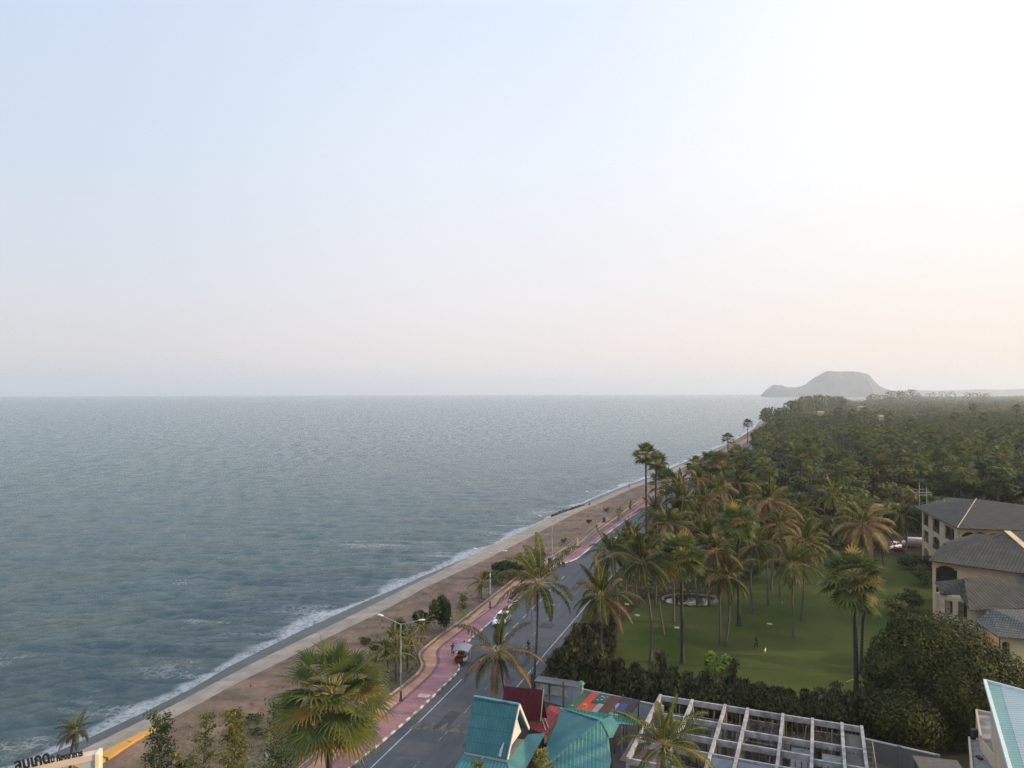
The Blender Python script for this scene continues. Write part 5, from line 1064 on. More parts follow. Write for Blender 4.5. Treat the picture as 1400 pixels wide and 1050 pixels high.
mb=MB(); mb.slab([f1+Vector((0.1,-.1,.02)),f2+Vector((-.1,-.1,.02)),f3+Vector((0,0,.02)),P(1341,1008,8.02)],.01); mb.build('stained_roof',mat('stained_roof',(0.26,0.26,0.26),(0.08,0.08,0.085),.55,.9,detail=9,stretch=(1,2,1)),root,origin=org)
mb=MB(); mb.bar(f1+Vector((0,0,.12)),f2+Vector((0,0,.12)),.15,.28); mb.bar(f1+Vector((0,-.1,.12)),P(1341,1008,8.12),.15,.28); mb.bar(a_+Vector((0,0,.1)),P(1332,1090,7.1),.15,.25); mb.build('parapet',M['creamgrey'],root,origin=org)
mb=MB(); c=P(1333,1008,7.0); mb.box((c.x,c.y,7.35),(.5,.4,.6)); mb.build('water_tank',M['dark'],root,origin=org)
mb=MB(); c=P(1339,1037,7.0); mb.box((c.x,c.y,7.08),(.28,.5,.14)); mb.build('vent_hatch',mat('dark_red',(0.08,0.02,0.03)),root,origin=org)
c=P(1283,1045,2.4); r=empty('garden_shed',(c.x,c.y,0),R(-15),'tiny lean-to shed with pale frame beyond the end of the low dark wall','shed')
mb=MB()
for x_,y_ in ((-1.6,-1),(1.6,-1),(-1.6,1),(1.6,1),(0,1)): mb.box((x_,y_,1.15),(.12,.12,2.3))
mb.build('frame_posts',M['wood'],r); mb=MB(); mb.box((0,0,2.36),(3.6,2.3,.1)); mb.build('roof',mat('shed_roof',(0.13,0.12,0.10),(0.09,0.085,0.08)),r)
# ------------------------------------------------------------------ resort apartments
def tilemat(name,c,c2,d):
    return corrug(name,c,c2,d,2.2,.8)
TD=((0.042,0.043,0.038),(0.078,0.073,0.062))
def facade(root,org,a,b,z0,z1,ops,m,th=.28,deep=1.3,kind='balcony'):
    a=Vector((a.x,a.y,0)); b=Vector((b.x,b.y,0)); d=(b-a); L=d.length; d.normalize(); nrm=Vector((d.y,-d.x,0))  # outward
    us=sorted({0.0,L}|{o[0]*L for o in ops}|{o[1]*L for o in ops}); vs_=sorted({z0,z1}|{o[2] for o in ops}|{o[3] for o in ops}); mb=MB()
    def blk(u0,u1,v0,v1,off=0,t=th):
        q=[a+d*u0-nrm*off,a+d*u1-nrm*off,a+d*u1-nrm*(off+t),a+d*u0-nrm*(off+t)]; mb.slab([p+Vector((0,0,v1)) for p in q],v1-v0)
    for u0,u1 in zip(us,us[1:]):
        for v0,v1 in zip(vs_,vs_[1:]):
            uc=(u0+u1)/2/L; vc=(v0+v1)/2
            if any(o[0]<uc<o[1] and o[2]<vc<o[3] for o in ops): continue
            blk(u0,u1,v0,v1)
    for o in ops:                                  # arch heads
        if o[4]:
            u0,u1=o[0]*L,o[1]*L; hgt=min(.9,(u1-u0)*.35); n=8
            for k in range(n):
                t0=k/n; t1=(k+1)/n; tm=(t0+t1)/2*2-1; zz=o[3]-hgt*(1-math.sqrt(max(0,1-tm*tm)))
                if zz<o[3]-.02: blk(u0+(u1-u0)*t0,u0+(u1-u0)*t1,zz,o[3]-.001,.003,th-.006)
    mb.build('wall',m,root,origin=org)
    for o in ops:
        u0,u1=o[0]*L+.03,o[1]*L-.03; mb=MB(); q=[a+d*u0-nrm*deep,a+d*u1-nrm*deep,a+d*u1-nrm*(deep+.1),a+d*u0-nrm*(deep+.1)]; mb.slab([p+Vector((0,0,o[3])) for p in q],o[3]-o[2]); w_=mb.build('window',M['glass'],root,origin=org)
        mb=MB(); c0=a+d*u0-nrm*.1; c1=a+d*u1-nrm*.1; mb.bar(c0+Vector((0,0,o[2]+.85)),c1+Vector((0,0,o[2]+.85)),.06,.07); n=max(3,int((u1-u0)/.3))
        for k in range(n+1): p=c0.lerp(c1,k/n); mb.bar(p+Vector((0,0,o[2])),p+Vector((0,0,o[2]+.85)),.03,.03)
        mb.build('railing',M['dark'],w_)
        w_.children[0].location=-Vector(org) if False else (0,0,0)
        for ch in w_.children: ch.data.transform(Matrix.Translation(-Vector(org)))
def solid(root,org,pts,z0,z1,m,name='wall_core'):
    mb=MB(); mb.slab([Vector((p.x,p.y,z1)) for p in pts],z1-z0); return mb.build(name,m,root,origin=org)
def hip(root,org,pts,th=.16,name='roof',m=None):
    ps=[Vector(p) for p in pts]; return roofpart(name,ps,m,root,org,th)
# far block
eL=P(1250,693,10.9); eC=P(1309,722,10.9); eR=P(1440,727,10.9); ap=P(1335,682,13.4); bL=P(1290,681,10.9)
org=Vector((eC.x,eC.y,0)); root=empty('apartment_block',org,0,'three storey cream apartment block with a wide dark hipped roof and arched balconies','building',)
mA=corrug('dark_tile_side',TD[0],TD[1],tuple((eC-eL).normalized()),2.0,.85); mB=corrug('dark_tile_front',TD[0],(0.07,0.066,0.056),tuple((eR-eC).normalized()),2.0,.85)
apR=P(1460,700,12.6); roofpart('roof',[eL,eC,ap,P(1290,688,12.0)],mA,root,org,.15); roofpart('roof',[eC,eR,apR,ap],mB,root,org,.15); roofpart('roof',[eL,P(1290,688,12.0),ap,apR,P(1470,700,10.9),P(1300,680,10.9)][:6],mA,root,org,.12)
mb=MB(); mb.bar(ap+Vector((0,0,.1)),eC+Vector((0,0,.1)),.12,.10); mb.build('hip_cap_or_lit_face',M['creamgrey'],root,origin=org)
wL=eL+Vector((1.0,-1.0,0)); wC=eC+Vector((.9,1.2,0)); wR=eR+Vector((0,1.2,0))
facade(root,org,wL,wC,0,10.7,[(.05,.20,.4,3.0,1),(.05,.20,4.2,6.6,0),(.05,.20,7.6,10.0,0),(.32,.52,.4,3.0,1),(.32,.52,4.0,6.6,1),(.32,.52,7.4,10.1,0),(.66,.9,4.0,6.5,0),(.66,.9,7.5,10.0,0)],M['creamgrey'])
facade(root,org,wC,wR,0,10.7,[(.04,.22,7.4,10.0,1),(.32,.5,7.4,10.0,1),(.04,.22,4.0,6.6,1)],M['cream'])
solid(root,org,[wL+Vector((2.0,-.5,0)),wC+Vector((2.2,2.2,0)),wR+Vector((0,2,0)),wR+Vector((0,18,0)),wL+Vector((12,3,0))],0,10.6,M['creamgrey'])
for i,(ax_,ay_,hh) in enumerate(((1257,660,1),(1267,666,1),(1291,682,0))):
    q=P(ax_,690,10.9); t=PY(ax_,ay_,q.y).z; r=empty('roof_antenna',(q.x,q.y,10.9),0,('tall three armed antenna mast on the far apartment roof','second antenna mast, right beside the tallest one on the apartment roof','short antenna stub further along the apartment roof')[i],'antenna','antennas on the apartment roof')
    mb=MB(); mb.tube([(0,0,-.3),(0,0,max(1,t-10.9))],.06,6); mb.build('mast',M['grey'],r); mb=MB(); h_=max(1,t-10.9)
    for z in ((.55,.7) if hh else (.9,)): mb.bar((-1.1*hh-.2,0,h_*z),(1.1*hh+.2,.3,h_*z),.06,.06)
    mb.build('cross_arm',M['grey'],r)
# middle block
eL=P(1269,766,9.4); eR=P(1450,791,9.4); ap=P(1377,727,12.4); eF=P(1289,744,9.4); ap2=P(1455,722,12.4)
org=Vector((eL.x+2,eL.y,0)); root=empty('villa_block',org,0,'middle cream block under a sagging dark slate coloured hipped roof','building')
mA2=corrug('slate_side',TD[0],TD[1],tuple((eL-eF).normalized()),2.2,.85); mB2=corrug('slate_front',TD[0],TD[1],tuple((eR-eL).normalized()),2.2,.85)
roofpart('roof',[eL,eR,ap2,ap],mB2,root,org,.18); roofpart('roof',[eL,ap,eF],mA2,root,org,.16); roofpart('porch_roof',[P(1289,742,9.8),P(1340,727,10.2),P(1362,735,10.0),P(1304,750,9.4)],mA2,root,org,.12)
mb=MB(); mb.bar(ap+Vector((0,0,.12)),P(1405,752,10.9)+Vector((0,0,.2)),.9,.12); mb.build('hip_cap_or_lit_face',M['cream'],root,origin=org)  # wide cream strip paints in the sunlit face of the roof
wL=eL+Vector((1.2,1.0,0)); wR=eR+Vector((0,1.2,0)); facade(root,org,wL,wR,0,9.2,[(.03,.22,6.0,8.6,1),(.03,.22,3.0,5.2,0),(.5,.7,3.0,5.2,0)],M['cream'])
facade(root,org,eF+Vector((1.2,-.6,0)),wL+Vector((0,.0,0)),0,9.2,[(.25,.7,6.0,8.4,1),(.25,.7,3.0,5.2,1)],M['creamgrey'])
solid(root,org,[wL+Vector((2.2,2.0,0)),wR+Vector((0,2,0)),wR+Vector((0,14,0)),eF+Vector((4,0,0))],0,9.1,M['creamgrey'])
# near low blocks
eL=P(1278,795,8.0); eM=P(1286,812,7.2); bR=P(1420,786,9.0); k1=P(1312,812,7.4); k2=P(1325,834,6.8); k3=P(1440,830,7.2)
org=Vector((eM.x+2,eM.y,0)); root=empty('villa_wing',org,0,'low wing with a broad plain slate coloured roof and a small gabled balcony','building')
mC=corrug('slate_wing',TD[0],TD[1],tuple((k3-k2).normalized()),1.8,.85)
roofpart('roof',[P(1318,790,9.2),bR,P(1460,829,7.2),k2,k1],mC,root,org,.15); roofpart('balcony_roof',[eL,P(1318,791,9.2),k1,eM],mC,root,org,.12)
wA=P(1280,812,0); wa_=Vector((eM.x+.3,eM.y+.8,0)); wb_=Vector((k2.x+3,k2.y+1.5,0)); facade(root,org,wa_,wb_,0,7.1,[(.12,.30,4.4,6.4,0),(.42,.62,4.4,6.6,0)],M['creamgrey'])
solid(root,org,[wa_+Vector((.6,2,0)),wb_+Vector((1,2,0)),wb_+Vector((14,3,0)),Vector((bR.x,bR.y-1,0)),Vector((eL.x+1.5,eL.y+.5,0))],0,6.6,M['creamgrey'])
tL=P(1333,849,6.0); tp=P(1357,832,7.4); tR=P(1460,836,7.2); bRr=P(1455,878,5.0); bLl=P(1364,870,5.0)
org=Vector((bLl.x+1,bLl.y,0)); root=empty('tiled_bungalow',org,0,'bungalow with a scalloped grey tile roof rising behind the big dark tree','building')
def scal():
    m,t,b,o=nm('scalloped_tile'); b.inputs['Roughness'].default_value=.8; g=N(t,'NewGeometry'); mp=N(t,'Mapping'); mp.inputs['Rotation'].default_value=(0,0,R(20)); t.links.new(g.outputs['Position'],mp.inputs[0]); br=N(t,'TexBrick'); br.inputs['Scale'].default_value=2.6; br.inputs['Mortar Size'].default_value=.09; br.inputs['Mortar Smooth'].default_value=.6
    br.inputs['Brick Width'].default_value=.8; br.inputs['Row Height'].default_value=.8; br.inputs['Color1'].default_value=(.085,.09,.085,1); br.inputs['Color2'].default_value=(.12,.125,.12,1); br.inputs['Mortar'].default_value=(.02,.022,.022,1); t.links.new(mp.outputs[0],br.inputs[0]); t.links.new(br.outputs[0],b.inputs['Base Color'])
    bp=N(t,'Bump'); bp.inputs['Distance'].default_value=.06; bp.inputs['Strength'].default_value=.8; t.links.new(br.outputs['Fac'],bp.inputs['Height']); bp.invert=True; t.links.new(bp.outputs[0],b.inputs['Normal']); return m
ms_=scal(); roofpart('roof',[tL,tp,tR,bRr,bLl],ms_,root,org,.16)
w0=bLl+Vector((.8,.6,0)); w1=bRr+Vector((0,.7,0)); facade(root,org,Vector((w0.x,w0.y,0)),Vector((w1.x,w1.y,0)),0,4.9,[(.02,.16,2.0,4.2,1)],M['cream'])
solid(root,org,[w0+Vector((1.8,1.6,0)),w1+Vector((0,1.6,0)),w1+Vector((0,8,0)),tp+Vector((1,-1,0))],0,4.8,M['creamgrey'])

# ------------------------------------------------------------------ vehicles
def loft(sections, m=0, caps=True, mb=None):
    mb=mb or MB(); n=len(sections[0]); vv=[p for s in sections for p in s]; fs=[(i*n+j,i*n+(j+1)%n,(i+1)*n+(j+1)%n,(i+1)*n+j) for i in range(len(sections)-1) for j in range(n)]
    mb.add(vv,fs,m,True)
    if caps: mb.add(sections[0],[tuple(range(n))],m); mb.add(sections[-1],[tuple(reversed(range(n)))],m)
    return mb
def wheel(parent,x,y,r,w_,name='wheel'):
    mb=MB(); n=16; pr=[(r*.55,-w_/2),(r*.95,-w_/2),(r,-w_*.3),(r,w_*.3),(r*.95,w_/2),(r*.55,w_/2)]; vv=[(x+q*math.cos(2*math.pi*j/n),y+t,r+q*math.sin(2*math.pi*j/n)) for q,t in pr for j in range(n)]
    mb.add(vv,[(i*n+j,i*n+(j+1)%n,(i+1)*n+(j+1)%n,(i+1)*n+j) for i in range(5) for j in range(n)],0,True); o=mb.build(name,M['rubber'],parent)
    mb=MB(); vv=[(x+r*.56*math.cos(2*math.pi*j/n),y+t,r+r*.56*math.sin(2*math.pi*j/n)) for t in (-w_*.4,w_*.4) for j in range(n)]; mb.add(vv,[tuple(range(n)),tuple(reversed(range(n,2*n)))],0); mb.build('rim',M['grey'],o); return o
M['carwhite']=mat('car_white',(0.78,0.79,0.80),(0.75,0.76,0.77),1,.25)
def car(loc,rz,label,L=4.5,hatch=True,sc_=1.0):
    r=empty('parked_car',loc,rz,label,'car',None,(sc_,)*3)
    def sec(x,w_,z0,z1,k=.16): return [(x,-w_,z0),(x,-w_*1.0,z0+(z1-z0)*.55),(x,-w_*.93,z1-.05),(x,-w_*.8,z1),(x,w_*.8,z1),(x,w_*.93,z1-.05),(x,w_,z0+(z1-z0)*.55),(x,w_,z0)]
    h=L/2; S=[sec(-h,.68,.42,.80),sec(-h+.12,.80,.30,.93),sec(-h+.7,.86,.26,.97),sec(-.6,.87,.24,.96),sec(.6,.87,.24,.95),sec(h-1.15,.86,.26,.90),sec(h-.35,.83,.28,.80),sec(h-.05,.72,.34,.66),sec(h,.62,.42,.58)]
    body=loft(S).build('body',M['carwhite'],r)
    def sg(x,w_,z): return [(x,-w_,.9),(x,-w_*.86,z),(x,w_*.86,z),(x,w_,.9)]
    loft([sg(-h+.28,.74,.96),sg(-h+.75,.76,1.40),sg(.15,.76,1.44),sg(1.05,.74,.95)],0).build('windows',M['glass'],r)
    mb=MB(); mb.slab([(-h+.72,-.66,1.47),(.2,-.66,1.49),(.2,.66,1.49),(-h+.72,.66,1.47)][::-1],.06); mb.build('roof',M['carwhite'],r)
    mb=MB()
    for s in (-1,1):
        for x0,x1 in ((.17,1.05),(-h+.72,-h+.3)): mb.bar((x0,s*.67,1.45),(x1,s*.75,.94),.06,.06)
        mb.bar((-.65,s*.69,1.45),(-.65,s*.77,.93),.06,.05)
    mb.build('pillars',M['carwhite'],r)
    for sx in (-1,1):
        for s in (-1,1): wheel(r,sx*(h-.85),s*.78,.32,.2)
    for s in (-1,1):
        mb=MB(); mb.box((h-.16,s*.60,.66),(.22,.3,.13)); mb.build('headlight',mat('headlight',(0.5,0.52,0.55)) if 'headlight' not in bpy.data.materials else bpy.data.materials['headlight'],r)
        mb=MB(); mb.box((.75,s*.96,.98),(.12,.16,.12)); mb.build('wing_mirror',M['carwhite'],r)
    mb=MB(); mb.box((h-.02,0,.5),(.06,.9,.16)); mb.build('grille',M['dark'],r); return r
rdir=math.atan2(D.y,D.x)
car(P(686,852,0.0),rdir+math.pi,'white hatchback facing the viewer, parked beside the pink footpath near the lay-by')
car(P(1219,750,0),R(200),'white car parked between the golden palm and the purple shrub at the lawn edge')
b=P(1249,748,0); r=empty('delivery_van',b,R(160),'pinkish white van half hidden by shrubs beside the apartment corner','van'); 
def vs2(x,w_,z0,z1): return [(x,-w_,z0),(x,-w_,z1-.15),(x,-w_*.88,z1),(x,w_*.88,z1),(x,w_,z1-.15),(x,w_,z0)]
loft([vs2(-2.3,.85,.35,2.0),vs2(-2.2,.9,.3,2.1),vs2(1.2,.9,.3,2.1),vs2(1.75,.88,.3,1.35),vs2(2.3,.8,.35,1.1)]).build('body',mat('van_pink_white',(0.62,0.52,0.52),(0.56,0.48,0.48)),r)
mb=MB(); mb.slab([(1.24,-.7,2.03),(1.74,-.7,1.42),(1.74,.7,1.42),(1.24,.7,2.03)][::-1],.02); mb.build('windscreen',M['glass'],r)
for sx in (-1.5,1.5):
    for s in (-1,1): wheel(r,sx,s*.85,.34,.2)
b=P(1227,757,0); clump('flowering_shrub',b,1.5,.9,420,.17,M['purple'],'purple flowering shrub at the far lawn edge by the parked cars','shrub',None,.5,False)

def motorbike(loc,rz,label,group=None,colr='black',name='motorcycle'):
    r=empty(name,loc,rz,label,'motorcycle',group); wheel(r,-.62,0,.29,.1); wheel(r,.62,0,.29,.1)
    mc=M['black'] if colr=='black' else mat('bike_red',(0.30,0.02,0.02)); 
    loft([[(x,-w_,z0),(x,-w_,z1),(x,w_,z1),(x,w_,z0)] for x,w_,z0,z1 in ((-.85,.06,.62,.72),(-.6,.12,.5,.78),(-.1,.13,.35,.74),(.15,.12,.3,.6),(.42,.1,.35,.85),(.5,.06,.6,.95))]).build('body',mc,r)
    mb=MB(); mb.box((-.35,0,.83),(.68,.24,.09),0,0,.85); mb.build('saddle',M['rubber'],r); mb=MB(); mb.tube([(.62,.0,.3),(.5,0,.7),(.42,0,1.0)],[.035,.03,.03],6); mb.build('fork',M['grey'],r); mb=MB(); mb.tube([(.36,-.34,1.04),(.42,0,1.0),(.36,.34,1.04)],.022,6); mb.build('handlebar',M['dark'],r); mb=MB(); mb.lathe([(.001,-.05),(.08,-.04),(.08,.03),(.001,.05)],8,(.52,0,.88)); mb.build('headlight',M['lamp'],r); return r
# ------------------------------------------------------------------ people
def skinmesh(name,V,E,Rr,m,parent,sub=2):
    me=bpy.data.meshes.new(name); me.from_pydata([tuple(v) for v in V],E,[]); me.materials.append(m); o=bpy.data.objects.new(name,me); col.objects.link(o); o.parent=parent
    sk=o.modifiers.new('skin','SKIN'); sk.use_smooth_shade=True; L=me.skin_vertices[0].data if me.skin_vertices else None
    if L is None: return o
    for i,rr_ in enumerate(Rr): L[i].radius=(rr_,rr_) if np.isscalar(rr_) else rr_
    L[0].use_root=True; s=o.modifiers.new('subd','SUBSURF'); s.levels=s.render_levels=sub
    dg=bpy.context.evaluated_depsgraph_get(); me2=bpy.data.meshes.new_from_object(o.evaluated_get(dg)); o.modifiers.clear(); o.data=me2; me2.name=name
    if not me2.materials: me2.materials.append(m)
    for p in me2.polygons: p.use_smooth=True
    return o
def add_skin(me):
    pass
M['skin']=mat('skin',(0.30,0.17,0.11),(0.27,0.15,0.10),3,.6); M['hair']=mat('hair',(0.012,0.010,0.009),(0.02,0.016,0.014),8,.5)
import bmesh
def body_mesh(name,V,E,Rr,m,parent,sub=1):
    bm=bmesh.new(); ly=bm.verts.layers.skin.new(); vs_=[bm.verts.new(v) for v in V]
    for v,rr_ in zip(vs_,Rr): v[ly].radius=(rr_,rr_) if np.isscalar(rr_) else rr_
    vs_[0][ly].use_root=True
    for a,b_ in E: bm.edges.new((vs_[a],vs_[b_]))
    me=bpy.data.meshes.new(name); bm.to_mesh(me); bm.free(); me.materials.append(m); o=bpy.data.objects.new(name,me); col.objects.link(o)
    o.modifiers.new('skin','SKIN').use_smooth_shade=True; s=o.modifiers.new('subd','SUBSURF'); s.levels=s.render_levels=sub
    dg=bpy.context.evaluated_depsgraph_get(); me2=bpy.data.meshes.new_from_object(o.evaluated_get(dg)); bpy.data.objects.remove(o)
    me2.materials.clear(); me2.materials.append(m); me2.polygons.foreach_set('material_index',[0]*len(me2.polygons)); o=bpy.data.objects.new(name,me2); col.objects.link(o); o.parent=parent; return o
POSES={ # joint positions for a 1.68 m figure facing +x
 'stand':dict(hip=(0,0,.90),ch=(0.02,0,1.22),nk=(.02,0,1.42),hd=(.04,0,1.52),kn=((.02,.10,.48),(.0,-.10,.48)),an=((0,.11,.08),(-.02,-.11,.08)),to=((.16,.13,.03),(.14,-.13,.03)),el=((.02,.25,1.10),(-.02,-.25,1.10)),wr=((.10,.24,.86),(.06,-.25,.86))),
 'hold':dict(hip=(0,0,.90),ch=(0.02,0,1.22),nk=(.03,0,1.42),hd=(.08,0,1.51),kn=((.03,.10,.48),(.0,-.10,.48)),an=((0,.12,.08),(-.03,-.11,.08)),to=((.16,.14,.03),(.13,-.13,.03)),el=((.05,.25,1.10),(.05,-.25,1.10)),wr=((.27,.10,1.22),(.27,-.10,1.22))),
 'walk':dict(hip=(0,0,.89),ch=(0.04,0,1.21),nk=(.05,0,1.41),hd=(.08,0,1.51),kn=((.20,.09,.50),(-.04,-.09,.48)),an=((.26,.10,.09),(-.26,-.10,.14)),to=((.42,.11,.05),(-.13,-.10,.03)),el=((-.14,.24,1.12),(.10,-.24,1.10)),wr=((-.12,.25,.88),(.27,-.23,.95))),
 'sit':dict(hip=(0,0,.20),ch=(-.02,0,.52),nk=(0,0,.72),hd=(.03,0,.82),kn=((.34,.14,.46),(.34,-.14,.46)),an=((.52,.13,.09),(.52,-.13,.09)),to=((.66,.15,.04),(.66,-.15,.04)),el=((.12,.25,.42),(.12,-.25,.42)),wr=((.32,.16,.46),(.32,-.16,.46))),
 'ride':dict(hip=(-.28,0,.98),ch=(-.20,0,1.30),nk=(-.14,0,1.49),hd=(-.10,0,1.59),kn=((.14,.16,.80),(.14,-.16,.80)),an=((.05,.18,.40),(.05,-.18,.40)),to=((.20,.19,.34),(.20,-.19,.34)),el=((.04,.27,1.18),(.04,-.27,1.18)),wr=((.34,.28,1.08),(.34,-.28,1.08)))}
def person(loc,rz,pose,label,shirt,trous,group=None,s=1.0,hat=None,longs=True):
    p=POSES[pose]; r=empty('person',loc,rz,label,'person',group,(s,)*3)
    V=[p['hip'],p['ch'],p['nk'],p['hd'],tuple(Vector(p['hd'])+Vector((.015,0,.13)))]; E=[(0,1),(1,2),(2,3),(3,4)]; Rr=[(.13,.10),(.15,.11),.055,(.085,.09),(.07,.075)]
    for k,sg_ in enumerate((1,-1)):
        b_=len(V); sh=Vector(p['nk'])+Vector((-.01,sg_*.17,-.06)); hp=Vector(p['hip'])+Vector((0,sg_*.09,-.04)); wr=Vector(p['wr'][k]); el=Vector(p['el'][k]); f=(wr-el).normalized()
        V+=[sh,el,wr,wr+f*.07,hp,p['kn'][k],p['an'][k],p['to'][k]]; Rr+=[.055,.042,.027,(.038,.018),.085,.058,.038,(.042,.03)]; E+=[(1,b_),(b_,b_+1),(b_+1,b_+2),(b_+2,b_+3),(0,b_+4),(b_+4,b_+5),(b_+5,b_+6),(b_+6,b_+7)]
        sd_=f.cross(Vector((0,0,1))); sd_=sd_.normalized() if sd_.length>.1 else Vector((1,0,0)); dn_=Vector((0,0,-1)) if abs(f.z)<.8 else Vector((1,0,0))
        for q in range(4):
            n_=len(V); a1=wr+f*.09+sd_*(q-1.5)*.021; a2=a1+f*(.045,.05,.047,.036)[q]+dn_*.008; a3=a2+f*.02+dn_*.02; V+=[a1,a2,a3]; Rr+=[.010,.009,.007]; E+=[(b_+3,n_),(n_,n_+1),(n_+1,n_+2)]
        n_=len(V); t1=wr+f*.045+sd_*-.04*sg_; V+=[t1,t1+f*.035+sd_*-.015*sg_]; Rr+=[.011,.008]; E+=[(b_+3,n_),(n_,n_+1)]
        n_=len(V)
    body_mesh('body',V,E,Rr,M['skin'],r,1)
    hd=Vector(p['hd']); mb=MB(); mb.lathe([(.001,-.02),(.012,-.012),(.014,0),(.001,.016)],6,(hd.x+.09,0,hd.z+.035)); mb.build('nose',M['skin'],r)
    for sg_ in (1,-1):
        mb=MB(); mb.lathe([(.001,-.012),(.011,0),(.001,.012)],6,(hd.x+.083,sg_*.032,hd.z+.07)); mb.build('eye',M['black'],r)
    mb=MB(); mb.box((hd.x+.086,0,hd.z-.01),(.012,.05,.012)); mb.build('mouth',mat('lips',(0.22,0.07,0.06)) if 'lips' not in bpy.data.materials else bpy.data.materials['lips'],r)
    mb=MB(); n=10; mb.lathe([(.103,-.02),(.112,.05),(.105,.11),(.07,.155),(.001,.17)],12,(hd.x-.018,0,hd.z+.03)); mb.build('hair' if not hat else 'hat',M['hair'] if not hat else hat,r)
    ch=Vector(p['ch']); nk=Vector(p['nk']); hp=Vector(p['hip']); V=[hp+Vector((0,0,.0)),ch,nk+Vector((0,0,-.05))]; E=[(0,1),(1,2)]; Rr=[(.165,.13),(.18,.14),(.10,.09)]
    for k,sg_ in enumerate((1,-1)):
        b_=len(V); sh=nk+Vector((-.01,sg_*.17,-.06)); el=Vector(p['el'][k]); V+=[sh,sh.lerp(el,.75)]; Rr+=[.078,.062]; E+=[(1,b_),(b_,b_+1)]
    body_mesh('shirt',V,E,Rr,shirt,r,1)
    V=[hp+Vector((0,0,.02))]; E=[]; Rr=[(.16,.125)]
    for k,sg_ in enumerate((1,-1)):
        b_=len(V); V+=[hp+Vector((0,sg_*.09,-.05)),p['kn'][k],Vector(p['kn'][k]).lerp(Vector(p['an'][k]),.85 if longs else .1)]; Rr+=[.105,.078,.062]; E+=[(0,b_),(b_,b_+1),(b_+1,b_+2)]
    body_mesh('trousers',V,E,Rr,trous,r,1); return r
def cl(n_,c): return mat(n_,c,tuple(x*.8 for x in c),6,.85)
navy=cl('navy_cloth',(0.018,0.02,0.035)); blk=cl('black_cloth',(0.012,0.012,0.014)); gry=cl('grey_cloth',(0.12,0.12,0.13)); whc=cl('white_cloth',(0.55,0.56,0.58)); redc=cl('red_cloth',(0.25,0.04,0.04))
person(P(619,896,.15),R(-60),'hold','person in dark clothes standing on the pink footpath beside the three wheeler','navy_cloth' and navy,blk)
person(P(635,893,.15),R(200),'stand','person in dark clothes standing behind the three wheeler canopy',blk,navy,None,.97)
person(P(1034,887,0),R(120),'walk','person in black walking on the lawn near a small white dog',blk,blk,None,1.0)
person(P(860,668,-.3),R(170),'stand','lone dark figure standing on the seawall past the lamp posts',blk,gry)
person(P(782,697,-.9),R(150),'sit','dark figure sitting on the dark jetty rocks',blk,navy)
person(P(806,691,-.3),R(100),'sit','figure sitting on the seawall edge beyond the jetty',gry,blk)
person(P(765,773,0.0),R(200),'sit','dark figure sitting on the lay-by kerb beside a motorcycle',blk,blk)
motorbike(P(770,774,0),rdir+.6,'black motorcycle parked in the lay-by beside the seated figure','motorcycles by the promenade')
motorbike(P(824,744,0),rdir+.2,'dark motorcycle on the road beside the dark palm crown','motorcycles by the promenade')
q=P(722,893,0); motorbike(q,rdir+math.pi,'motorcycle being ridden past the tall slim palm trunk','motorcycles by the promenade')
person(q,rdir+math.pi,'ride','rider in dark clothes on the motorcycle passing the slim palm trunk',blk,gry,None,1.0,blk)
person(P(923,656,.15),R(20),'walk','distant walker on the promenade by the far palms',gry,navy)
person(P(932,652,.15),R(200),'walk','second distant walker further along the promenade',navy,gry)
# three wheeler with canopy
b=P(635,906,0); r=empty('three_wheeler',b,rdir+math.pi+.15,'red motor three wheeler with a grey blue canopy waiting at the kerb','three wheeler')
redm=mat('cart_red',(0.22,0.015,0.015),(0.16,0.015,0.015),2,.4)
wheel(r,1.15,.15,.29,.1); wheel(r,-.45,.15,.29,.1); wheel(r,-.2,-1.15,.3,.12)
loft([[(x,.15-w_,z0),(x,.15-w_,z1),(x,.15+w_,z1),(x,.15+w_,z0)] for x,w_,z0,z1 in ((-.7,.07,.6,.72),(-.4,.13,.45,.8),(.2,.13,.35,.72),(.6,.11,.35,.75),(.95,.1,.45,.98),(1.05,.05,.7,1.0))]).build('motorcycle_body',M['white'],r)
mb=MB(); mb.box((-.1,.15,.82),(.7,.26,.09)); mb.build('saddle',M['rubber'],r); mb=MB(); mb.tube([(.85,-.2,1.08),(.92,.15,1.03),(.85,.5,1.08)],.025,6); mb.build('handlebar',M['dark'],r)
mb=MB(); mb.box((0,-.65,.40),(1.9,1.0,.08)); mb.box((-.9,-.65,.72),(.06,1.0,.6)); mb.box((.92,-.65,.60),(.06,1.0,.4)); mb.box((0,-1.15,.60),(1.9,.05,.36)); mb.build('sidecar',redm,r)
mb=MB(); mb.box((-.5,-.62,.66),(.55,.9,.18)); mb.box((-.78,-.62,.95),(.1,.9,.45)); mb.build('bench',mat('bench_brown',(0.16,0.06,0.04)),r)
mb=MB()
for x_ in (-.95,.95):
    for y_ in (-1.12,.55): mb.tube([(x_,y_,.4),(x_,y_,2.0)],.022,6)
mb.build('canopy_posts',M['grey'],r)
mb=MB(); g=[]
for i in range(5):
    for j in range(7):
        x_=-1.35+2.7*i/4; v=(j/6)*2-1; g.append((x_,-.28+v*1.05,2.12-.20*v*v-.04*(abs(x_)>1.2)))
mb.grid(5,7,g,0,True); mb.grid(5,7,[(a,b__,c-.05) for a,b__,c in g],0,True); mb.build('canopy',mat('canopy_blue_grey',(0.20,0.22,0.27),(0.16,0.18,0.22),2,.7),r)
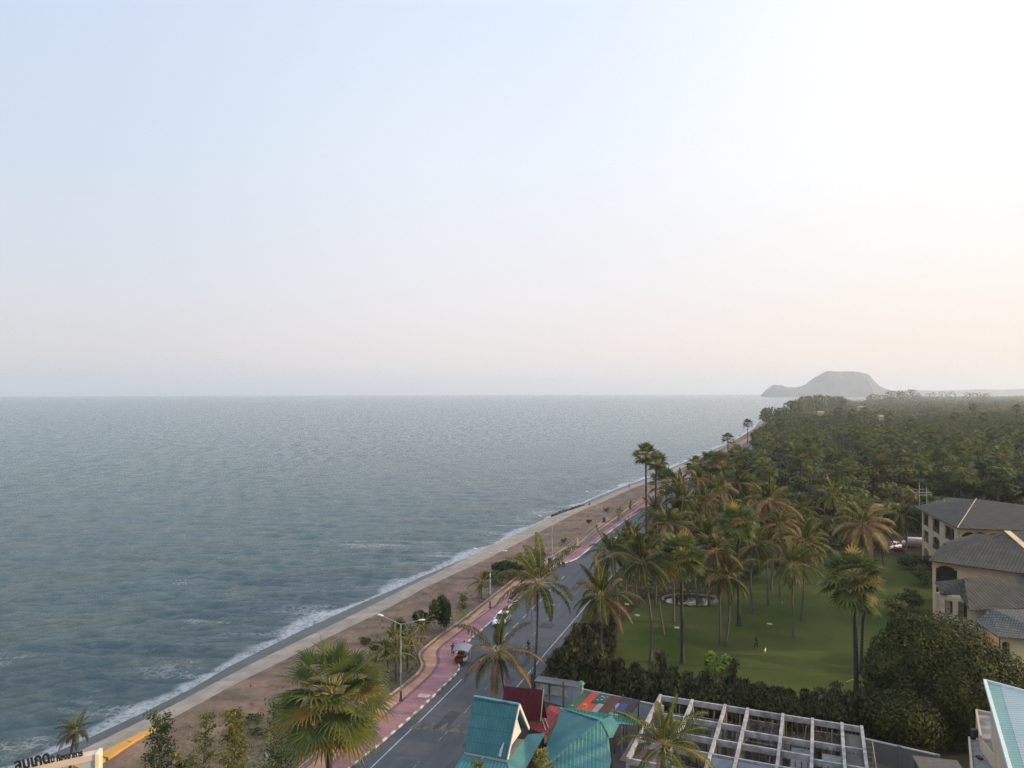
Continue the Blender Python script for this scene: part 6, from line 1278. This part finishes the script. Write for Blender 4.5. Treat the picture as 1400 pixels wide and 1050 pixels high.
# dog, lawn fittings, pond
b=P(1046,892,0); r=empty('dog',b,R(60),'small white dog on the lawn beside the walking person','dog')
V=[(-.22,0,.30),(0,0,.33),(.20,0,.34),(.30,0,.44),(.38,0,.47),(.47,0,.44),(-.32,0,.36),(-.42,0,.46)]; E=[(0,1),(1,2),(2,3),(3,4),(4,5),(0,6),(6,7)]; Rr=[.085,.085,.10,.06,.065,.035,.03,.015]
for x_,a in ((.20,2),(-.22,0)):
    for s in (1,-1):
        n_=len(V)
        if a==2: V+=[(x_,s*.07,.22),(x_-.02,s*.07,.11),(x_+.02,s*.07,.02)]
        else: V+=[(x_+.05,s*.07,.22),(x_-.07,s*.07,.12),(x_-.02,s*.07,.02)]
        Rr+=[.04,.025,.024]; E+=[(a,n_),(n_,n_+1),(n_+1,n_+2)]
body_mesh('body',V,E,Rr,mat('white_fur',(0.62,0.60,0.56)),r,1)
for s in (1,-1):
    mb=MB(); mb.add([(.33,s*.05,.50),(.38,s*.05,.51),(.35,s*.08,.43)],[(0,1,2),(2,1,0)]); mb.build('ear',bpy.data.materials['white_fur'],r)
LD=mat('pale_lid',(0.30,0.37,0.33),(0.22,0.28,0.25)); 
for k,(px_,py_,lab) in enumerate(((871,841,'round pale green lid set in the lawn near the left palms'),(840,838,'second round pale lid at the lawn edge by the road palms'),(857,826,'third round pale lid close to the undergrowth'),(1052,853,'pale teal lid on the open mid lawn'),(925,858,'small pale lid beside the dense fan palm trunk'))):
    b=P(px_,py_,0); r=empty('drain_cover',b,0,lab.replace('left ','roadside '),'drain cover','round covers set in the lawn'); mb=MB(); mb.lathe([(.001,.06),(.30,.06),(.36,.04),(.36,-.02)],16); mb.build('lid',LD,r); mb=MB(); mb.lathe([(.36,.02),(.42,.02),(.42,-.02)],16); mb.build('ring',M['concrete'],r)
# pond with curved pale wall
c=P(945,822,0); r=empty('garden_pond',(c.x,c.y,0),0,'dark garden pond inside a curved pale wall under the palms','pond')
mb=MB(); n=26; rx,ry_=4.6,3.0; g=[]
for i in range(n):
    a=R(-60)+R(255)*i/(n-1); ca,sa=math.cos(a),math.sin(a); g+=[((rx)*ca,(ry_)*sa,-.02),((rx)*ca,(ry_)*sa,.42),((rx+.35)*ca,(ry_+.35)*sa,.42),((rx+.35)*ca,(ry_+.35)*sa,-.02)]
mb.grid(n,4,g,0,False); mb.build('rim_wall',mat('pond_wall',(0.20,0.165,0.13),(0.13,0.11,0.09),1),r)
mb=MB(); mb.add([(rx*math.cos(2*math.pi*i/24),ry_*math.sin(2*math.pi*i/24),.12) for i in range(24)],[tuple(range(24))]); mb.build('pond_water',mat('pond_water',(0.01,0.018,0.012),(0.014,0.024,0.016),1,.08,spec=.5),r)
mb=MB(); mb.box((-.5,-2.6,.30),(1.2,.4,.5),.1); mb.box((-1.9,-2.0,.2),(1.2,.3,.2),.5); mb.build('stone_step',M['creamgrey'],r)
mb=MB(); mb.box((3.9,-1.6,.5),(.9,.7,.7),.4,0,.7); mb.build('pump_box',mat('pump_teal',(0.25,0.38,0.36)),r)
# pale masts in the woods, jetty rocks
for k,(px_,by_,ty_,lab) in enumerate(((1027,712,656,'tall pale mast with a red band standing at the woodland edge'),(1034,708,662,'slimmer pale mast beside the red banded mast'))):
    b=P(px_,by_,0); t=PY(px_,ty_,b.y).z; r=empty('radio_mast',b,0,lab,'mast'); mb=MB(); mb.tube([(0,0,0),(0,0,t)],[.12,.08],7); mb.build('pole',M['lamp'],r)
    if k==0: mb=MB(); mb.box((0,0,t*.62),(.32,.32,.9)); mb.build('band',redm,r)
b=P(775,699,-1.2); r=empty('rock_jetty',b,0,'low dark jetty of rocks reaching from the seawall into the surf','jetty')
a0=P(797,690.5,-1.4); a1=P(757,704,-1.6); mb=MB()
for i in range(70):
    u=rng.random(); p=a0.lerp(a1,u)-b; s=rng.uniform(.5,1.1); p=p+Vector((rng.normal(0,.7),rng.normal(0,.7),-.2)); mb.box(tuple(p),(s*1.3,s,s*.8),rng.uniform(0,3),0,.7)
mb.build('boulders',mat('wet_rock',(0.02,0.021,0.022),(0.04,0.04,0.038),2,.6),r)
# far buildings glimpsed between the trees
for px_,py_,Yc,wd,lab in ((1178,553.5,900,16,'long white roofed building far off in the hazy trees'),(1122,560,760,9,'cream walled house far off among the palms'),(1204,565,640,5,'pale tower like house in the hazy woods')):
    t=PY(px_,py_,Yc); r=empty('far_house',(t.x,t.y,0),R(-15),lab,'building'); wd*=.6; h=max(6,t.z-1.5); mb=MB(); mb.box((0,0,(h-1.5)/2),(wd,8,h-1.5)); mb.build('wall',M['creamgrey'],r)
    mb=MB(); w2=wd/2+.6; mb.add([(-w2,-4.8,h-1.5),(w2,-4.8,h-1.5),(w2,4.8,h-1.5),(-w2,4.8,h-1.5),(-w2*.8,0,h),(w2*.8,0,h)],[(0,1,5,4),(2,3,4,5),(1,2,5),(3,0,4),(3,2,1,0)]); mb.build('roof',M['concrete'],r)
# shrubs round the resort and along the far lawn edge
RSG='shrubs edging the lawn by the resort'
for bx,by,rx,rz_,n,mm,lab in ((1262,800,2.6,1.6,520,'shrub','dark shrub below the middle cream block'),(1245,778,2.4,1.8,480,'shrub','dark shrub at the foot of the far apartment corner'),(1270,778,2.0,1.6,420,'leafB','olive shrub tucked between the two cream blocks'),(1225,842,2.4,1.5,520,'leafB','olive shrub on the lawn side of the big dark tree top'),(1205,752,2.0,1.2,300,'shrub','low shrub behind the golden palm base'),(1242,835,2.6,2.0,560,'shrub','tall dark shrub before the balcony of the low wing'),
   (1100,764,2.5,1.6,380,'shrub','dark shrub at the far lawn edge behind the mid lawn palms'),(1160,764,2.6,1.5,380,'leafB','olive shrub at the far lawn edge by the golden palm'),(1128,766,2.2,1.4,320,'shrub','second dark shrub at the far lawn edge'),(1030,792,2.2,1.6,360,'shrub','dark shrub at the lawn edge behind the pond palms'),(1062,776,2.4,1.6,360,'leafB','olive shrub at the lawn edge behind the pond palms')):
    clump('shrub',P(bx,by,0),rx,rz_,n,.24,M[mm],lab,'shrub',RSG,.5,False)
# dry grass tufts on the sandy verge (nobody could count them)
mb=MB(); A,B=resample(slab_in,400),resample(curb,400); VP=[(p.x,p.y) for p in offs(slab_in,.2)]+[(p.x,p.y) for p in reversed(offs(curb,-.35))]
for i in range(9000):
    k=int(rng.integers(0,330)); u=rng.random()**.7; 
    if rng.random()>(.25+.75*u): continue
    p=A[k].lerp(B[k],.04+(.70 if A[k].y<150 else .85)*u)
    if p.y>260 or p.y<35 or not inpoly(p.x,p.y,VP): continue
    n=5; c=np.array([p.x+rng.normal(0,.3),p.y+rng.normal(0,.3),.12]); a=rng.uniform(0,6.28,n); h=rng.uniform(.10,.34+.3*u,n); T=[]
    for q in range(n):
        dx,dy=math.cos(a[q]),math.sin(a[q]); b0=c+np.array([dx*.05,dy*.05,0]); T+=[b0-np.array([-dy,dx,0])*.05,b0+np.array([-dy,dx,0])*.05,b0+np.array([dx*h[q]*.8,dy*h[q]*.8,h[q]])]
    mb.addq(np.array(T),3,int(rng.random()<.35+.4*u))
o=mb.build('dry_grass',[leafmat('dry_grass_blade',(0.11,0.08,0.045),(0.26,0.19,0.10),0.1,0,clump=.2),leafmat('green_grass_blade',(0.04,0.055,0.02),(0.11,0.11,0.04),0.1,0,clump=.2)]); tag(o,'sparse dry grass tufts scattered over the sandy verge',None,None,'stuff')
# driftwood and litter of fallen fronds on the lawn and the verge
mb=MB()
for i in range(9):
    x=rng.uniform(20,62); y=rng.uniform(86,122)
    if inpoly(x,y,LW) and abs(x-34.5)>6: frond(mb,Vector((x,y,.02)),rng.uniform(0,6.28),.05,rng.uniform(1.0,2.4),.02,10,1,Vector((0,0,0)),.06,False)
o=mb.build('fallen_fronds',[M['coco'],M['coco_dry'],M['petiole']]); tag(o,'scattered fallen brown fronds lying on the lawn',None,None,'stuff')
V=[0,4.0,7.4,10.2,13.6]
# starter bars standing on the roofless frame and stacked oddments in its cells
rb=bpy.data.objects['roofless_building']; orgb=Vector(rb.location)
for i in range(7):
    for j in range(4):
        mb=MB(); w_=U[i+1]-U[i]
        for k in range(9):
            a_=rng.uniform(.15,.85); b__=rng.uniform(.3,V[j+1]-V[j]-.3); q=G(U[i]+w_*a_,V[j]+b__,0); mb.box((q.x,q.y,rng.uniform(.1,.9)),(rng.uniform(.1,1.0),rng.uniform(.08,.5),rng.uniform(.1,1.2)),rng.uniform(0,3))
        for k in range(5):
            a_=.12+.19*k; p0=G(U[i]+w_*a_,V[j]+.12,0); mb.bar(p0,p0+Vector((0,0,3.8)),.06,.06)
        tag(mb.build('stored_rubble',M['brick'] if (i+j)%2 else M['wood'],rb,origin=orgb),kind='stuff')
# low scrub on the verge
for k in range(34):
    i_=int(rng.integers(5,70)); p=A[i_].lerp(B[i_],rng.uniform(.25,.75))
    if not (38<p.y<125) or not inpoly(p.x,p.y,VP): continue
    clump('scrub_bush',Vector((p.x,p.y,.1)),rng.uniform(.5,1.2),rng.uniform(.3,.6),int(rng.uniform(120,300)),.13,M['shrub'] if k%3 else M['yshrub'],'low straggling scrub bush dotted on the dry sandy verge','scrub bush','low scrub bushes on the verge',.45,False)
# ------------------------------------------------------------------ evening haze over the bay
def haze():
    x0,x1,y0,y1,z0,z1=-12600,12600,-400,12700,-8,222; mb=MB(); mb.box(((x0+x1)/2,(y0+y1)/2,(z0+z1)/2),(x1-x0,y1-y0,z1-z0))
    m=bpy.data.materials.new('haze_air'); m.use_nodes=True; t=m.node_tree; t.nodes.clear(); o=N(t,'OutputMaterial'); v=N(t,'VolumePrincipled')
    v.inputs['Color'].default_value=(0.82,0.90,1.0,1); v.inputs['Density'].default_value=0.00012; v.inputs['Anisotropy'].default_value=0.35
    t.links.new(v.outputs[0],o.inputs['Volume']); h=mb.build('haze',m); tag(h,kind='stuff')
haze()
